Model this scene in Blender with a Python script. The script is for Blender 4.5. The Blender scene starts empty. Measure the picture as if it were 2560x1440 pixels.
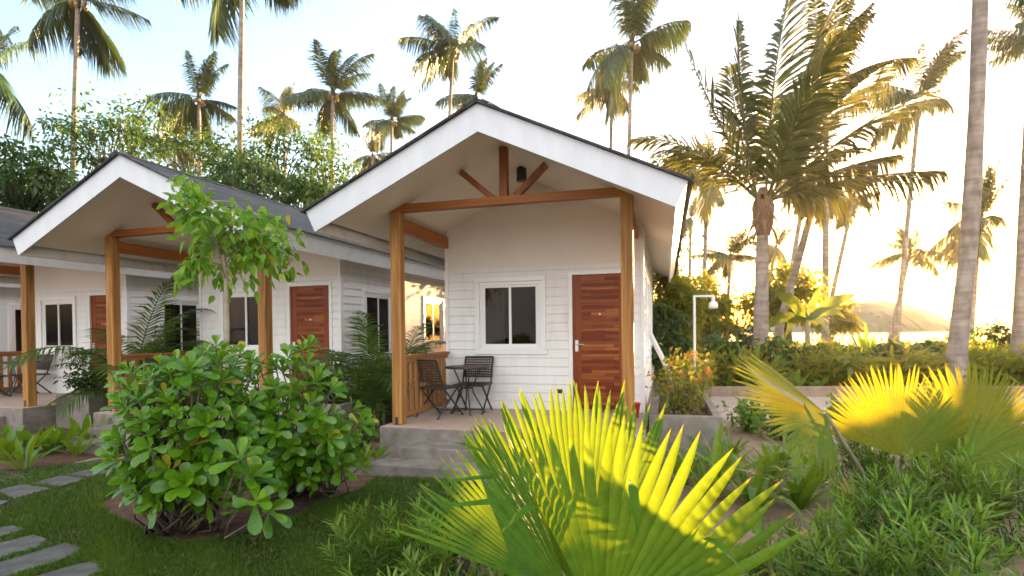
import bpy, math, random
import numpy as np
from mathutils import Vector, Matrix
random.seed(7)
RG = np.random.default_rng(11)
R = math.radians
scene = bpy.context.scene
col = scene.collection

# ------------------------------------------------------------------ camera
FPX, Y0, PITCH, ROLL = 1371.4, 848.4, -0.0129, -0.0106      # lens, optical axis row, tilt, roll as surveyed
CZ = 1.62
cam_d = bpy.data.cameras.new('camera')
cam = bpy.data.objects.new('camera', cam_d); col.objects.link(cam)
cam_d.sensor_width = 36.0
cam_d.lens = FPX / 2560 * 36.0
cam_d.shift_y = (Y0 - 720.0) / 2560.0
cam_d.clip_start = 0.05; cam_d.clip_end = 20000
cam.matrix_world = Matrix.Translation((0, 0, CZ)) @ Matrix.Rotation(R(90) + PITCH, 4, 'X') @ Matrix.Rotation(ROLL, 4, 'Z')
cam_d.dof.use_dof = True; cam_d.dof.focus_distance = 3.0; cam_d.dof.aperture_fstop = 4.0
scene.camera = cam

# ------------------------------------------------------------------ light
SUN_AZ, SUN_EL = R(38.0), R(1.28)         # azimuth measured from +Y towards +X
world = bpy.data.worlds.new('World'); scene.world = world
world.use_nodes = True
nt = world.node_tree
bg = nt.nodes['Background']
sky = nt.nodes.new('ShaderNodeTexSky')
sky.sky_type = 'NISHITA'; sky.sun_disc = False
sky.sun_elevation = SUN_EL; sky.sun_rotation = SUN_AZ
sky.altitude = 0; sky.air_density = 1.0; sky.dust_density = 2.5; sky.ozone_density = 1.6
# unseen bright cloud added overhead and behind the photographer, as fill light on everything facing away from the sun
tcw = nt.nodes.new('ShaderNodeTexCoord')
dt = nt.nodes.new('ShaderNodeVectorMath'); dt.operation = 'DOT_PRODUCT'; dt.inputs[1].default_value = (-.22, -.78, .58)
nt.links.new(tcw.outputs['Generated'], dt.inputs[0])
mr = nt.nodes.new('ShaderNodeMapRange'); mr.interpolation_type = 'SMOOTHSTEP'; mr.inputs[1].default_value = .28; mr.inputs[2].default_value = .85
nt.links.new(dt.outputs['Value'], mr.inputs[0])
nz = nt.nodes.new('ShaderNodeTexNoise'); nz.inputs['Scale'].default_value = 4; nz.inputs['Detail'].default_value = 6; nt.links.new(tcw.outputs['Generated'], nz.inputs['Vector'])
cm = nt.nodes.new('ShaderNodeMapRange'); cm.inputs[1].default_value = .3; cm.inputs[2].default_value = .6; cm.inputs[3].default_value = .55; nt.links.new(nz.outputs['Fac'], cm.inputs[0])
ml = nt.nodes.new('ShaderNodeMath'); ml.operation = 'MULTIPLY'; nt.links.new(mr.outputs[0], ml.inputs[0]); nt.links.new(cm.outputs[0], ml.inputs[1])
cx = nt.nodes.new('ShaderNodeMix'); cx.data_type = 'RGBA'; nt.links.new(ml.outputs[0], cx.inputs[0]); nt.links.new(sky.outputs[0], cx.inputs[6]); cx.inputs[7].default_value = (1.12, 1.09, 1.10, 1)
nt.links.new(cx.outputs[2], bg.inputs[0])
bg.inputs[1].default_value = 0.15
sd = bpy.data.lights.new('sun', 'SUN'); sun = bpy.data.objects.new('sun', sd); col.objects.link(sun)
sd.energy = 4.6; sd.angle = R(0.6); sd.color = (1.0, 0.63, 0.27)
sdir = Vector((math.sin(SUN_AZ) * math.cos(SUN_EL), math.cos(SUN_AZ) * math.cos(SUN_EL), math.sin(SUN_EL)))
sun.rotation_euler = sdir.to_track_quat('Z', 'Y').to_euler()
scene.view_settings.view_transform = 'Standard'
scene.view_settings.look = 'None'
scene.view_settings.gamma = 1.0
scene.view_settings.use_curve_mapping = False
scene.view_settings.exposure = 4.12
scene.render.engine = 'CYCLES'
cy = scene.cycles
cy.use_denoising = True
cy.max_bounces = 8; cy.diffuse_bounces = 4; cy.glossy_bounces = 3; cy.transmission_bounces = 6; cy.transparent_max_bounces = 12
cy.caustics_reflective = False; cy.caustics_refractive = False
cy.sample_clamp_indirect = 6.0

# ------------------------------------------------------------------ survey helpers: photo pixel -> point in the place
def ray(u, v):
    du, dv = u - 1280.0, v - Y0
    c, s = math.cos(ROLL), math.sin(ROLL)
    x = c * du + s * dv; z = s * du - c * dv
    return Vector((x, FPX * math.cos(PITCH) - z * math.sin(PITCH), FPX * math.sin(PITCH) + z * math.cos(PITCH))) / FPX
def at(u, v, depth):
    r = ray(u, v); return Vector((0, 0, CZ)) + r * (depth / r.y)
def ground(u, v, z=0.0):
    r = ray(u, v); return Vector((0, 0, CZ)) + r * ((z - CZ) / r.z)
HA = 0.2729                                   # heading of the main cottage
HO = Vector((-1.587, 7.2, 0.0)); FZ = 0.42     # its porch corner, porch floor height
def frame(o, a):
    return Matrix.Translation(o) @ Matrix.Rotation(-a, 4, 'Z')
H1 = frame(HO, HA)
def hp(x, y, z, m=H1): return m @ Vector((x, y, z))
H2O = hp(-5.15, 0.20, 0); H2A = HA + 0.03
H2 = frame(H2O, H2A)
H3O = H2 @ Vector((-5.12, 0.16, 0)); H3A = H2A + 0.02
H3 = frame(H3O, H3A)

# ------------------------------------------------------------------ mesh helpers
class MB:
    def __init__(s): s.v = []; s.f = []
    def add(s, V, F):
        n = len(s.v); s.v += [tuple(p) for p in V]; s.f += [tuple(i + n for i in f) for f in F]; return s
    def box(s, x0, x1, y0, y1, z0, z1):
        return s.add([(x0,y0,z0),(x1,y0,z0),(x1,y1,z0),(x0,y1,z0),(x0,y0,z1),(x1,y0,z1),(x1,y1,z1),(x0,y1,z1)],
                     [(0,3,2,1),(4,5,6,7),(0,1,5,4),(1,2,6,5),(2,3,7,6),(3,0,4,7)])
    def prism_y(s, poly, y0, y1):               # polygon in xz, extruded along y
        n = len(poly); V = [(x, y0, z) for x, z in poly] + [(x, y1, z) for x, z in poly]
        F = [tuple(range(n)), tuple(reversed(range(n, 2*n)))] + [((i+1) % n, i, i+n, (i+1) % n + n) for i in range(n)]
        return s.add(V, F)
    def prism_z(s, poly, z0, z1):
        n = len(poly); V = [(p[0], p[1], z0) for p in poly] + [(p[0], p[1], z1) for p in poly]
        F = [tuple(reversed(range(n))), tuple(range(n, 2*n))] + [(i, (i+1) % n, (i+1) % n + n, i+n) for i in range(n)]
        return s.add(V, F)
    def bar(s, a, b, w, h, up=(0, 0, 1)):       # square bar between two points
        a, b = Vector(a), Vector(b); d = (b - a).normalized(); u = Vector(up)
        x = d.cross(u).normalized() if abs(d.dot(u)) < .999 else Vector((1, 0, 0)); y = x.cross(d).normalized()
        V = [p + x*sx*w/2 + y*sy*h/2 for p in (a, b) for sx, sy in ((-1,-1),(1,-1),(1,1),(-1,1))]
        return s.add(V, [(0,1,2,3),(7,6,5,4),(0,4,5,1),(1,5,6,2),(2,6,7,3),(3,7,4,0)])
    def tube(s, pts, rad, n=8, cap=True):
        pts = [Vector(p) for p in pts]; k = len(pts)
        if not hasattr(rad, '__len__'): rad = [rad] * k
        V = []; ref = Vector((.13, .97, .21))
        for i, p in enumerate(pts):
            d = (pts[min(i+1, k-1)] - pts[max(i-1, 0)]).normalized()
            x = d.cross(ref).normalized(); y = d.cross(x)
            V += [p + (x*math.cos(2*math.pi*j/n) + y*math.sin(2*math.pi*j/n)) * rad[i] for j in range(n)]
        F = [(i*n+j, i*n+(j+1) % n, (i+1)*n+(j+1) % n, (i+1)*n+j) for i in range(k-1) for j in range(n)]
        if cap: F += [tuple(reversed(range(n))), tuple(range((k-1)*n, k*n))]
        return s.add(V, F)
    def lathe(s, prof, n=16, c=(0, 0, 0)):
        V = [(c[0]+r*math.cos(2*math.pi*j/n), c[1]+r*math.sin(2*math.pi*j/n), c[2]+z) for r, z in prof for j in range(n)]
        F = [(i*n+j, i*n+(j+1) % n, (i+1)*n+(j+1) % n, (i+1)*n+j) for i in range(len(prof)-1) for j in range(n)]
        return s.add(V, F)
    def build(s, name, mat, parent=None, smooth=False, bevel=0, loc=None):
        me = bpy.data.meshes.new(name); me.from_pydata(s.v, [], s.f); me.update()
        return finish(name, me, mat, parent, smooth, bevel, loc)
def finish(name, me, mat, parent=None, smooth=False, bevel=0, loc=None):
    if mat: me.materials.append(mat)
    if smooth: me.polygons.foreach_set('use_smooth', [True] * len(me.polygons))
    o = bpy.data.objects.new(name, me); col.objects.link(o)
    if parent: o.parent = parent
    if loc is not None: o.location = loc
    if bevel:
        b = o.modifiers.new('bevel', 'BEVEL'); b.width = bevel; b.segments = 2; b.limit_method = 'ANGLE'
    return o
def mesh_np(name, V, F, rnd=None, smooth=True):
    me = bpy.data.meshes.new(name); V = np.asarray(V, np.float32); F = np.asarray(F, np.int32)
    m, k = F.shape
    me.vertices.add(len(V)); me.vertices.foreach_set('co', V.ravel())
    me.loops.add(m * k); me.loops.foreach_set('vertex_index', F.ravel())
    me.polygons.add(m); me.polygons.foreach_set('loop_start', np.arange(0, m * k, k, dtype=np.int32))
    me.update(calc_edges=True)
    if smooth: me.polygons.foreach_set('use_smooth', np.ones(m, bool))
    if rnd is not None:
        a = me.attributes.new('rnd', 'FLOAT', 'FACE'); a.data.foreach_set('value', np.asarray(rnd, np.float32))
    return me
def tag(o, label, cat, group=None):
    o['label'] = label; o['category'] = cat
    if group: o['group'] = group
    return o
def kind(o, k): o['kind'] = k; return o
def empty(name, loc, rz=0.0, label=None, cat=None, group=None):
    e = bpy.data.objects.new(name, None); col.objects.link(e); e.location = loc; e.rotation_euler = (0, 0, rz)
    e.empty_display_size = .2
    if label: tag(e, label, cat, group)
    return e
def copy_tree(o, parent=None):
    c = o.copy(); col.objects.link(c); c.parent = parent
    for ch in o.children: copy_tree(ch, c)
    return c

def nrm(a): return a / np.maximum(np.linalg.norm(a, axis=-1, keepdims=True), 1e-9)
class LF:                                        # collects leaves as arrays
    def __init__(s): s.V = []; s.F = []; s.r = []; s.n = 0
    def add(s, V, F, r):
        s.V.append(V); s.F.append(F + s.n); s.r.append(r); s.n += len(V); return s
    def leaves(s, P, D, N, L, W, st, bend=0.0, fold=0.0, rnd=None, bdir=(0, 0, -1)):
        P = np.atleast_2d(np.asarray(P, float)); n = len(P)
        D = nrm(np.broadcast_to(np.asarray(D, float), (n, 3))); N = np.broadcast_to(np.asarray(N, float), (n, 3))
        S = np.cross(D, N); bad = np.linalg.norm(S, axis=1) < 1e-3
        if bad.any(): S = S.copy(); S[bad] = np.cross(D[bad], [.3, .9, .1])
        S = nrm(S); N = np.cross(S, D)
        L = np.broadcast_to(np.asarray(L, float), (n,)); W = np.broadcast_to(np.asarray(W, float), (n,))
        bend = np.broadcast_to(np.asarray(bend, float), (n,)); bdir = np.asarray(bdir, float)
        k = len(st); c = 3 if fold else 2
        V = np.zeros((n, k, c, 3))
        for j, (t, w) in enumerate(st):
            ctr = P + D * (L * t)[:, None] + bdir * (bend * L * t * t)[:, None]
            off = S * (W * w * .5)[:, None]
            if c == 3:
                lift = N * (W * w * fold)[:, None]
                V[:, j, 0] = ctr - off + lift; V[:, j, 1] = ctr; V[:, j, 2] = ctr + off + lift
            else:
                V[:, j, 0] = ctr - off; V[:, j, 1] = ctr + off
        q = []
        for j in range(k-1):
            for a in range(c-1):
                q.append([j*c+a, j*c+a+1, (j+1)*c+a+1, (j+1)*c+a])
        q = np.array(q); F = (q[None] + (np.arange(n) * k * c)[:, None, None]).reshape(-1, 4)
        r = RG.random(n) if rnd is None else np.broadcast_to(rnd, (n,))
        return s.add(V.reshape(-1, 3), F, np.repeat(r, len(q)))
    def tube(s, pts, rad, n=5, rnd=.2):
        b = MB().tube(pts, rad, n, cap=False)
        return s.add(np.array(b.v), np.array(b.f), np.full(len(b.f), rnd))
    def mesh(s, name): return mesh_np(name, np.concatenate(s.V), np.concatenate(s.F), np.concatenate(s.r))
    def build(s, name, mat, parent=None, loc=None): return finish(name, s.mesh(name), mat, parent, loc=loc)

# ------------------------------------------------------------------ materials
def newmat(name):
    m = bpy.data.materials.new(name); m.use_nodes = True; t = m.node_tree
    return m, t, t.nodes['Principled BSDF'], t.nodes['Material Output']
def node(t, typ, **kw):
    n = t.nodes.new(typ)
    for k, v in kw.items():
        if k.startswith('i_'): n.inputs[k[2:].replace('_', ' ')].default_value = v
        else: setattr(n, k, v)
    return n
def ramp(t, fac, stops):
    r = t.nodes.new('ShaderNodeValToRGB'); e = r.color_ramp.elements
    while len(e) < len(stops): e.new(.5)
    for el, (p, c) in zip(e, stops): el.position = p; el.color = (*c, 1)
    t.links.new(fac, r.inputs[0]); return r.outputs[0]
def coords(t, scale=(1, 1, 1), rot=(0, 0, 0)):
    tc = t.nodes.new('ShaderNodeTexCoord'); mp = t.nodes.new('ShaderNodeMapping')
    mp.inputs['Scale'].default_value = scale; mp.inputs['Rotation'].default_value = rot
    t.links.new(tc.outputs['Object'], mp.inputs[0]); return mp.outputs[0]
def bump(t, bs, h, strength=.3, dist=.01):
    b = t.nodes.new('ShaderNodeBump'); b.inputs['Strength'].default_value = strength; b.inputs['Distance'].default_value = dist
    t.links.new(h, b.inputs['Height']); t.links.new(b.outputs[0], bs.inputs['Normal'])
def noisy(name, stops, scale=(1, 1, 1), nscale=8, detail=6, rough=.6, bstr=.2, bdist=.01, spec=.5, rough_n=.6):
    m, t, bs, _ = newmat(name); c = coords(t, scale)
    n = node(t, 'ShaderNodeTexNoise'); n.inputs['Scale'].default_value = nscale; n.inputs['Detail'].default_value = detail
    n.inputs['Roughness'].default_value = rough_n
    t.links.new(c, n.inputs['Vector'])
    t.links.new(ramp(t, n.outputs['Fac'], stops), bs.inputs['Base Color'])
    bs.inputs['Roughness'].default_value = rough; bs.inputs['Specular IOR Level'].default_value = spec
    if bstr: bump(t, bs, n.outputs['Fac'], bstr, bdist)
    return m
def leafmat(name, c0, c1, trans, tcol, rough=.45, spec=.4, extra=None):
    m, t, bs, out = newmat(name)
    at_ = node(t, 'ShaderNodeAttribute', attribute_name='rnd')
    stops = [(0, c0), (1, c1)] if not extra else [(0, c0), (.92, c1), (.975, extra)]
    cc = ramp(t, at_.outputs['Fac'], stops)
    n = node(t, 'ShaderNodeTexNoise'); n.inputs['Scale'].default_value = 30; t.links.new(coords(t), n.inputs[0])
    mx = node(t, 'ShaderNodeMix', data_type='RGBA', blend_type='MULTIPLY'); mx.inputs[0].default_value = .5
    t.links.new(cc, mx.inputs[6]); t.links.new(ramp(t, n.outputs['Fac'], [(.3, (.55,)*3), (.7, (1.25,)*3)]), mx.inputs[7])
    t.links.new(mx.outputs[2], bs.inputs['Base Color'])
    bs.inputs['Roughness'].default_value = rough; bs.inputs['Specular IOR Level'].default_value = spec
    tr = node(t, 'ShaderNodeBsdfTranslucent')
    m2 = node(t, 'ShaderNodeMix', data_type='RGBA', blend_type='MIX'); m2.inputs[0].default_value = .75
    t.links.new(mx.outputs[2], m2.inputs[6]); m2.inputs[7].default_value = (*tcol, 1)
    t.links.new(m2.outputs[2], tr.inputs[0])
    ms = node(t, 'ShaderNodeMixShader'); ms.inputs[0].default_value = trans
    t.links.new(bs.outputs[0], ms.inputs[1]); t.links.new(tr.outputs[0], ms.inputs[2]); t.links.new(ms.outputs[0], out.inputs[0])
    return m
def woodmat(name, dark, light, axis, rough=.45):
    sc = {'x': (1.2, 26, 26), 'y': (26, 1.2, 26), 'z': (26, 26, 1.2)}[axis]
    m, t, bs, _ = newmat(name)
    n = node(t, 'ShaderNodeTexNoise'); n.inputs['Scale'].default_value = 1.0; n.inputs['Detail'].default_value = 8; n.inputs['Distortion'].default_value = .6
    t.links.new(coords(t, sc), n.inputs['Vector'])
    n2 = node(t, 'ShaderNodeTexNoise'); n2.inputs['Scale'].default_value = .25; n2.inputs['Detail'].default_value = 3; t.links.new(coords(t, sc), n2.inputs['Vector'])
    ad = node(t, 'ShaderNodeMath', operation='ADD'); t.links.new(n.outputs['Fac'], ad.inputs[0]); t.links.new(n2.outputs['Fac'], ad.inputs[1])
    hf = node(t, 'ShaderNodeMath', operation='MULTIPLY'); hf.inputs[1].default_value = .5; t.links.new(ad.outputs[0], hf.inputs[0])
    t.links.new(ramp(t, hf.outputs[0], [(.3, dark), (.5, tuple((a+b)/2 for a, b in zip(dark, light))), (.68, light)]), bs.inputs['Base Color'])
    bs.inputs['Roughness'].default_value = rough; bs.inputs['Specular IOR Level'].default_value = .2; bump(t, bs, n.outputs['Fac'], .15, .004)
    return m
M = {}
M['paint'] = noisy('white_siding_paint', [(.28, (.66, .63, .60)), (.45, (.77, .755, .735)), (.7, (.81, .80, .785))], scale=(4, 4, .7), nscale=1.6, bstr=.05, rough=.5)
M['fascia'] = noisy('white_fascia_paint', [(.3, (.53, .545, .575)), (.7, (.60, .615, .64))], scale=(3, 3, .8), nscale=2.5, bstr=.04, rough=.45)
M['soffit'] = noisy('soffit_paint', [(.3, (.80, .73, .62)), (.7, (.85, .78, .67))], nscale=2, bstr=.04, rough=.6)  # cream paint with warm bounce from the porch floor put into the tint
M['plaster'] = noisy('warm_bounce_gable_panel', [(.3, (.74, .68, .61)), (.7, (.79, .74, .67))], nscale=2, bstr=.04, rough=.55)  # warm bounced light of the upper wall put into the panel colour
M['upvc'] = noisy('white_window_frame', [(.3, (.78, .78, .77)), (.7, (.82, .82, .81))], nscale=2, bstr=0, rough=.3)
M['post'] = woodmat('varnished_post_wood', (.15, .058, .016), (.58, .29, .085), 'z', .55)
M['beamx'] = woodmat('stained_beam_wood', (.22, .065, .014), (.42, .15, .035), 'x', .45)
M['beamy'] = woodmat('stained_side_beam_wood', (.22, .065, .014), (.42, .15, .035), 'y', .45)
M['beamz'] = woodmat('stained_strut_wood', (.17, .05, .018), (.33, .115, .035), 'z', .45)
M['raily'] = woodmat('rail_wood', (.26, .10, .03), (.48, .22, .08), 'y', .5)
M['balz'] = woodmat('baluster_wood', (.22, .09, .03), (.46, .22, .08), 'z', .5)
M['concrete'] = noisy('worn_concrete', [(.3, (.125, .105, .088)), (.5, (.205, .178, .152)), (.72, (.285, .25, .215))], nscale=5, detail=10, rough=.85, bstr=.3, bdist=.01)
M['kerb'] = noisy('sandy_kerb_render', [(.3, (.20, .14, .10)), (.7, (.34, .25, .18))], nscale=4, detail=9, rough=.95, bstr=.4)
M['floor'] = noisy('porch_floor_cement', [(.3, (.40, .29, .225)), (.7, (.52, .395, .31))], nscale=4, detail=9, rough=.55, bstr=.1)
M['black'] = noisy('black_metal', [(.3, (.02, .02, .022)), (.7, (.035, .035, .04))], nscale=10, bstr=0, rough=.4)
M['steel'] = noisy('brushed_steel', [(.3, (.5, .48, .45)), (.7, (.6, .58, .55))], nscale=10, bstr=0, rough=.35)
M['steel'].node_tree.nodes['Principled BSDF'].inputs['Metallic'].default_value = .9
M['chair'] = noisy('brown_wicker', [(.3, (.035, .02, .014)), (.7, (.07, .042, .028))], nscale=40, bstr=.2, rough=.5)
M['curtain'] = noisy('grey_curtain', [(.3, (.42, .32, .25)), (.7, (.52, .41, .33))], scale=(8, 8, .3), nscale=3, bstr=0, rough=.9)
M['sheer'] = noisy('cream_lining', [(.3, (.42, .38, .33)), (.7, (.5, .46, .40))], scale=(8, 8, .3), nscale=3, bstr=0, rough=.9)
M['mulch'] = noisy('planter_soil', [(.3, (.035, .018, .01)), (.5, (.09, .045, .025)), (.75, (.19, .10, .055))], nscale=40, detail=8, rough=.95, bstr=1, bdist=.03)
M['red'] = noisy('red_plastic', [(.3, (.55, .03, .02)), (.7, (.62, .05, .03))], nscale=6, bstr=0, rough=.35)
M['pole'] = noisy('white_pole_paint', [(.3, (.66, .65, .63)), (.7, (.75, .74, .72))], nscale=6, bstr=.05, rough=.5)
M['glasslamp'] = noisy('opal_lamp_glass', [(.3, (.75, .72, .62)), (.7, (.8, .78, .7))], nscale=6, bstr=0, rough=.2)
M['slab'] = noisy('stone_slab', [(.28, (.045, .042, .036)), (.5, (.085, .08, .07)), (.75, (.15, .14, .12))], nscale=7, detail=10, rough=.8, bstr=.4, bdist=.01)
M['roomshade'] = noisy('room_shade_brown', [(.3, (.05, .025, .014)), (.7, (.10, .05, .028))], nscale=2, bstr=0, rough=.6)
def shingles():
    m, t, bs, _ = newmat('dark_roof_shingles')
    tc = t.nodes.new('ShaderNodeTexCoord'); sp = t.nodes.new('ShaderNodeSeparateXYZ'); t.links.new(tc.outputs['Object'], sp.inputs[0])
    a = node(t, 'ShaderNodeMath', operation='SUBTRACT'); a.inputs[1].default_value = 1.54; t.links.new(sp.outputs[0], a.inputs[0])
    b = node(t, 'ShaderNodeMath', operation='ABSOLUTE'); t.links.new(a.outputs[0], b.inputs[0])
    c = node(t, 'ShaderNodeMath', operation='MULTIPLY'); c.inputs[1].default_value = 1.105; t.links.new(b.outputs[0], c.inputs[0])
    cb = t.nodes.new('ShaderNodeCombineXYZ'); t.links.new(sp.outputs[1], cb.inputs[0]); t.links.new(c.outputs[0], cb.inputs[1])
    br = node(t, 'ShaderNodeTexBrick'); br.inputs['Scale'].default_value = 1.0
    br.inputs['Brick Width'].default_value = .30; br.inputs['Row Height'].default_value = .13; br.inputs['Mortar Size'].default_value = .006
    br.inputs['Color1'].default_value = (.022, .022, .026, 1); br.inputs['Color2'].default_value = (.055, .054, .058, 1); br.inputs['Mortar'].default_value = (.012, .012, .014, 1)
    t.links.new(cb.outputs[0], br.inputs[0])
    n = node(t, 'ShaderNodeTexNoise'); n.inputs['Scale'].default_value = 60; t.links.new(tc.outputs['Object'], n.inputs[0])
    mx = node(t, 'ShaderNodeMix', data_type='RGBA', blend_type='MULTIPLY'); mx.inputs[0].default_value = .6
    t.links.new(br.outputs[0], mx.inputs[6]); t.links.new(ramp(t, n.outputs[0], [(.3, (.5,)*3), (.7, (1.4,)*3)]), mx.inputs[7])
    t.links.new(mx.outputs[2], bs.inputs['Base Color']); bs.inputs['Roughness'].default_value = .9
    # courses step up like real shingle butts
    md = node(t, 'ShaderNodeMath', operation='MODULO'); md.inputs[1].default_value = .13; t.links.new(c.outputs[0], md.inputs[0])
    ml = node(t, 'ShaderNodeMath', operation='MULTIPLY'); ml.inputs[1].default_value = 1/.13; t.links.new(md.outputs[0], ml.inputs[0])
    ad = node(t, 'ShaderNodeMath', operation='SUBTRACT'); t.links.new(ml.outputs[0], ad.inputs[0]); t.links.new(br.outputs['Fac'], ad.inputs[1])
    bump(t, bs, ad.outputs[0], .8, .012)
    return m
M['roof'] = shingles()
def doorwood():
    m, t, bs, _ = newmat('plank_door_wood')
    c = coords(t, (1, 1, 1), (R(-90), 0, 0))
    br = node(t, 'ShaderNodeTexBrick'); br.inputs['Scale'].default_value = 1.0; br.offset = .37; br.offset_frequency = 3; br.squash = .7; br.squash_frequency = 2
    br.inputs['Brick Width'].default_value = 1.3; br.inputs['Row Height'].default_value = .048; br.inputs['Mortar Size'].default_value = .0012
    br.inputs['Color1'].default_value = (.16, .024, .005, 1); br.inputs['Color2'].default_value = (.43, .15, .033, 1); br.inputs['Mortar'].default_value = (.04, .006, .002, 1)
    br.inputs['Bias'].default_value = -.35
    t.links.new(c, br.inputs[0])
    n = node(t, 'ShaderNodeTexNoise'); n.inputs['Scale'].default_value = 1; n.inputs['Detail'].default_value = 6; t.links.new(coords(t, (2.5, 8, 60)), n.inputs[0])
    mx = node(t, 'ShaderNodeMix', data_type='RGBA', blend_type='MULTIPLY'); mx.inputs[0].default_value = .8
    t.links.new(br.outputs[0], mx.inputs[6]); t.links.new(ramp(t, n.outputs[0], [(.3, (.55,)*3), (.7, (1.45,)*3)]), mx.inputs[7])
    t.links.new(mx.outputs[2], bs.inputs['Base Color']); bs.inputs['Roughness'].default_value = .4; bs.inputs['Specular IOR Level'].default_value = .2
    bump(t, bs, br.outputs['Fac'], .2, -.003)
    return m
M['door'] = doorwood()
M['stile'] = woodmat('door_stile_wood', (.15, .028, .006), (.27, .06, .012), 'z', .35)
def glassmat():
    m, t, bs, out = newmat('window_glass')
    t.nodes.remove(bs)
    tr = node(t, 'ShaderNodeBsdfTransparent'); tr.inputs[0].default_value = (.55, .50, .45, 1)
    gl = node(t, 'ShaderNodeBsdfGlossy'); gl.inputs['Roughness'].default_value = .01
    fr = node(t, 'ShaderNodeFresnel'); fr.inputs[0].default_value = 1.28
    ms = node(t, 'ShaderNodeMixShader'); t.links.new(fr.outputs[0], ms.inputs[0]); t.links.new(tr.outputs[0], ms.inputs[1]); t.links.new(gl.outputs[0], ms.inputs[2])
    t.links.new(ms.outputs[0], out.inputs[0]); return m
M['glass'] = glassmat()
def trunkmat():
    m, t, bs, _ = newmat('ringed_palm_bark')
    w = node(t, 'ShaderNodeTexNoise'); w.inputs['Scale'].default_value = 1.0; w.inputs['Detail'].default_value = 4
    t.links.new(coords(t, (1.2, 1.2, 7)), w.inputs[0])
    n = node(t, 'ShaderNodeTexNoise'); n.inputs['Scale'].default_value = 5; n.inputs['Detail'].default_value = 8; t.links.new(coords(t, (1, 1, .4)), n.inputs[0])
    mx = node(t, 'ShaderNodeMath', operation='MULTIPLY'); t.links.new(w.outputs['Fac'], mx.inputs[0]); t.links.new(n.outputs['Fac'], mx.inputs[1])
    t.links.new(ramp(t, mx.outputs[0], [(.12, (.15, .115, .09)), (.25, (.25, .205, .17)), (.4, (.35, .295, .25))]), bs.inputs['Base Color'])
    bs.inputs['Roughness'].default_value = .9; bump(t, bs, w.outputs['Fac'], .4, .03)
    return m
M['trunk'] = trunkmat()
M['bark'] = noisy('grey_brown_bark', [(.3, (.07, .05, .035)), (.7, (.17, .13, .10))], scale=(1, 1, .3), nscale=14, rough=.9, bstr=.6)
M['twig'] = noisy('pale_green_stem', [(.3, (.13, .12, .06)), (.7, (.22, .21, .12))], nscale=12, rough=.8, bstr=.3)
M['fibre'] = noisy('palm_fibre', [(.3, (.09, .05, .028)), (.7, (.22, .13, .07))], scale=(4, 4, 1), nscale=6, rough=.95, bstr=.6)
M['palm'] = leafmat('coconut_leaf', (.012, .042, .014), (.036, .085, .026), .22, (.08, .11, .02), .4)
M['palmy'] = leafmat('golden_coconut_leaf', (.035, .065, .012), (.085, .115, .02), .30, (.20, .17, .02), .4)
M['fan'] = leafmat('fan_palm_leaf', (.045, .15, .010), (.085, .215, .014), .42, (.215, .24, .002), .5, .15, extra=(.42, .22, .04))
M['fanflare'] = leafmat('flare_tinted_fan_leaf', (.06, .14, .010), (.11, .19, .014), .45, (.36, .26, .002), .5, .15, extra=(.42, .22, .04))  # golden flare glow put into the leaf colour of the second fan palm
M['naupaka'] = leafmat('glossy_shrub_leaf', (.04, .14, .006), (.17, .34, .016), .32, (.20, .38, .006), .25, .5, extra=(.40, .33, .04))
M['ficus'] = leafmat('young_tree_leaf', (.08, .22, .014), (.20, .36, .022), .42, (.26, .46, .012), .4, .3, extra=(.45, .36, .01))
M['tree'] = leafmat('broad_tree_leaf', (.014, .05, .010), (.05, .115, .02), .3, (.09, .14, .02), .5)
M['bamboo'] = leafmat('light_tree_leaf', (.03, .085, .014), (.085, .16, .028), .36, (.10, .17, .02), .5)
M['gold'] = leafmat('sunlit_tree_leaf', (.05, .095, .014), (.16, .19, .02), .52, (.52, .44, .02), .5)  # backlit and flare glow of the sunny side put into the leaf tint
M['strap'] = leafmat('strap_leaf', (.07, .18, .014), (.16, .30, .022), .40, (.30, .38, .01), .35, .5)
M['needle'] = leafmat('narrow_leaf', (.035, .115, .010), (.15, .29, .018), .38, (.24, .36, .01), .38, .3)
M['olive'] = leafmat('older_narrow_leaf', (.036, .105, .012), (.145, .24, .022), .36, (.24, .30, .012), .45, .35, extra=(.26, .17, .06))
M['areca'] = leafmat('areca_leaf', (.025, .075, .012), (.075, .15, .022), .38, (.18, .26, .02), .4)
M['lantana'] = leafmat('small_shrub_leaf', (.08, .14, .018), (.19, .23, .03), .45, (.40, .36, .02), .5)
M['blossom'] = leafmat('orange_blossom', (.62, .10, .02), (.75, .30, .03), .4, (.8, .25, .03), .6)
M['grass'] = leafmat('short_grass', (.026, .085, .004), (.11, .17, .010), .3, (.10, .20, .01), .55, extra=(.24, .19, .07))
M['banana'] = leafmat('banana_leaf', (.05, .12, .02), (.09, .15, .025), .4, (.26, .26, .02), .4)

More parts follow.
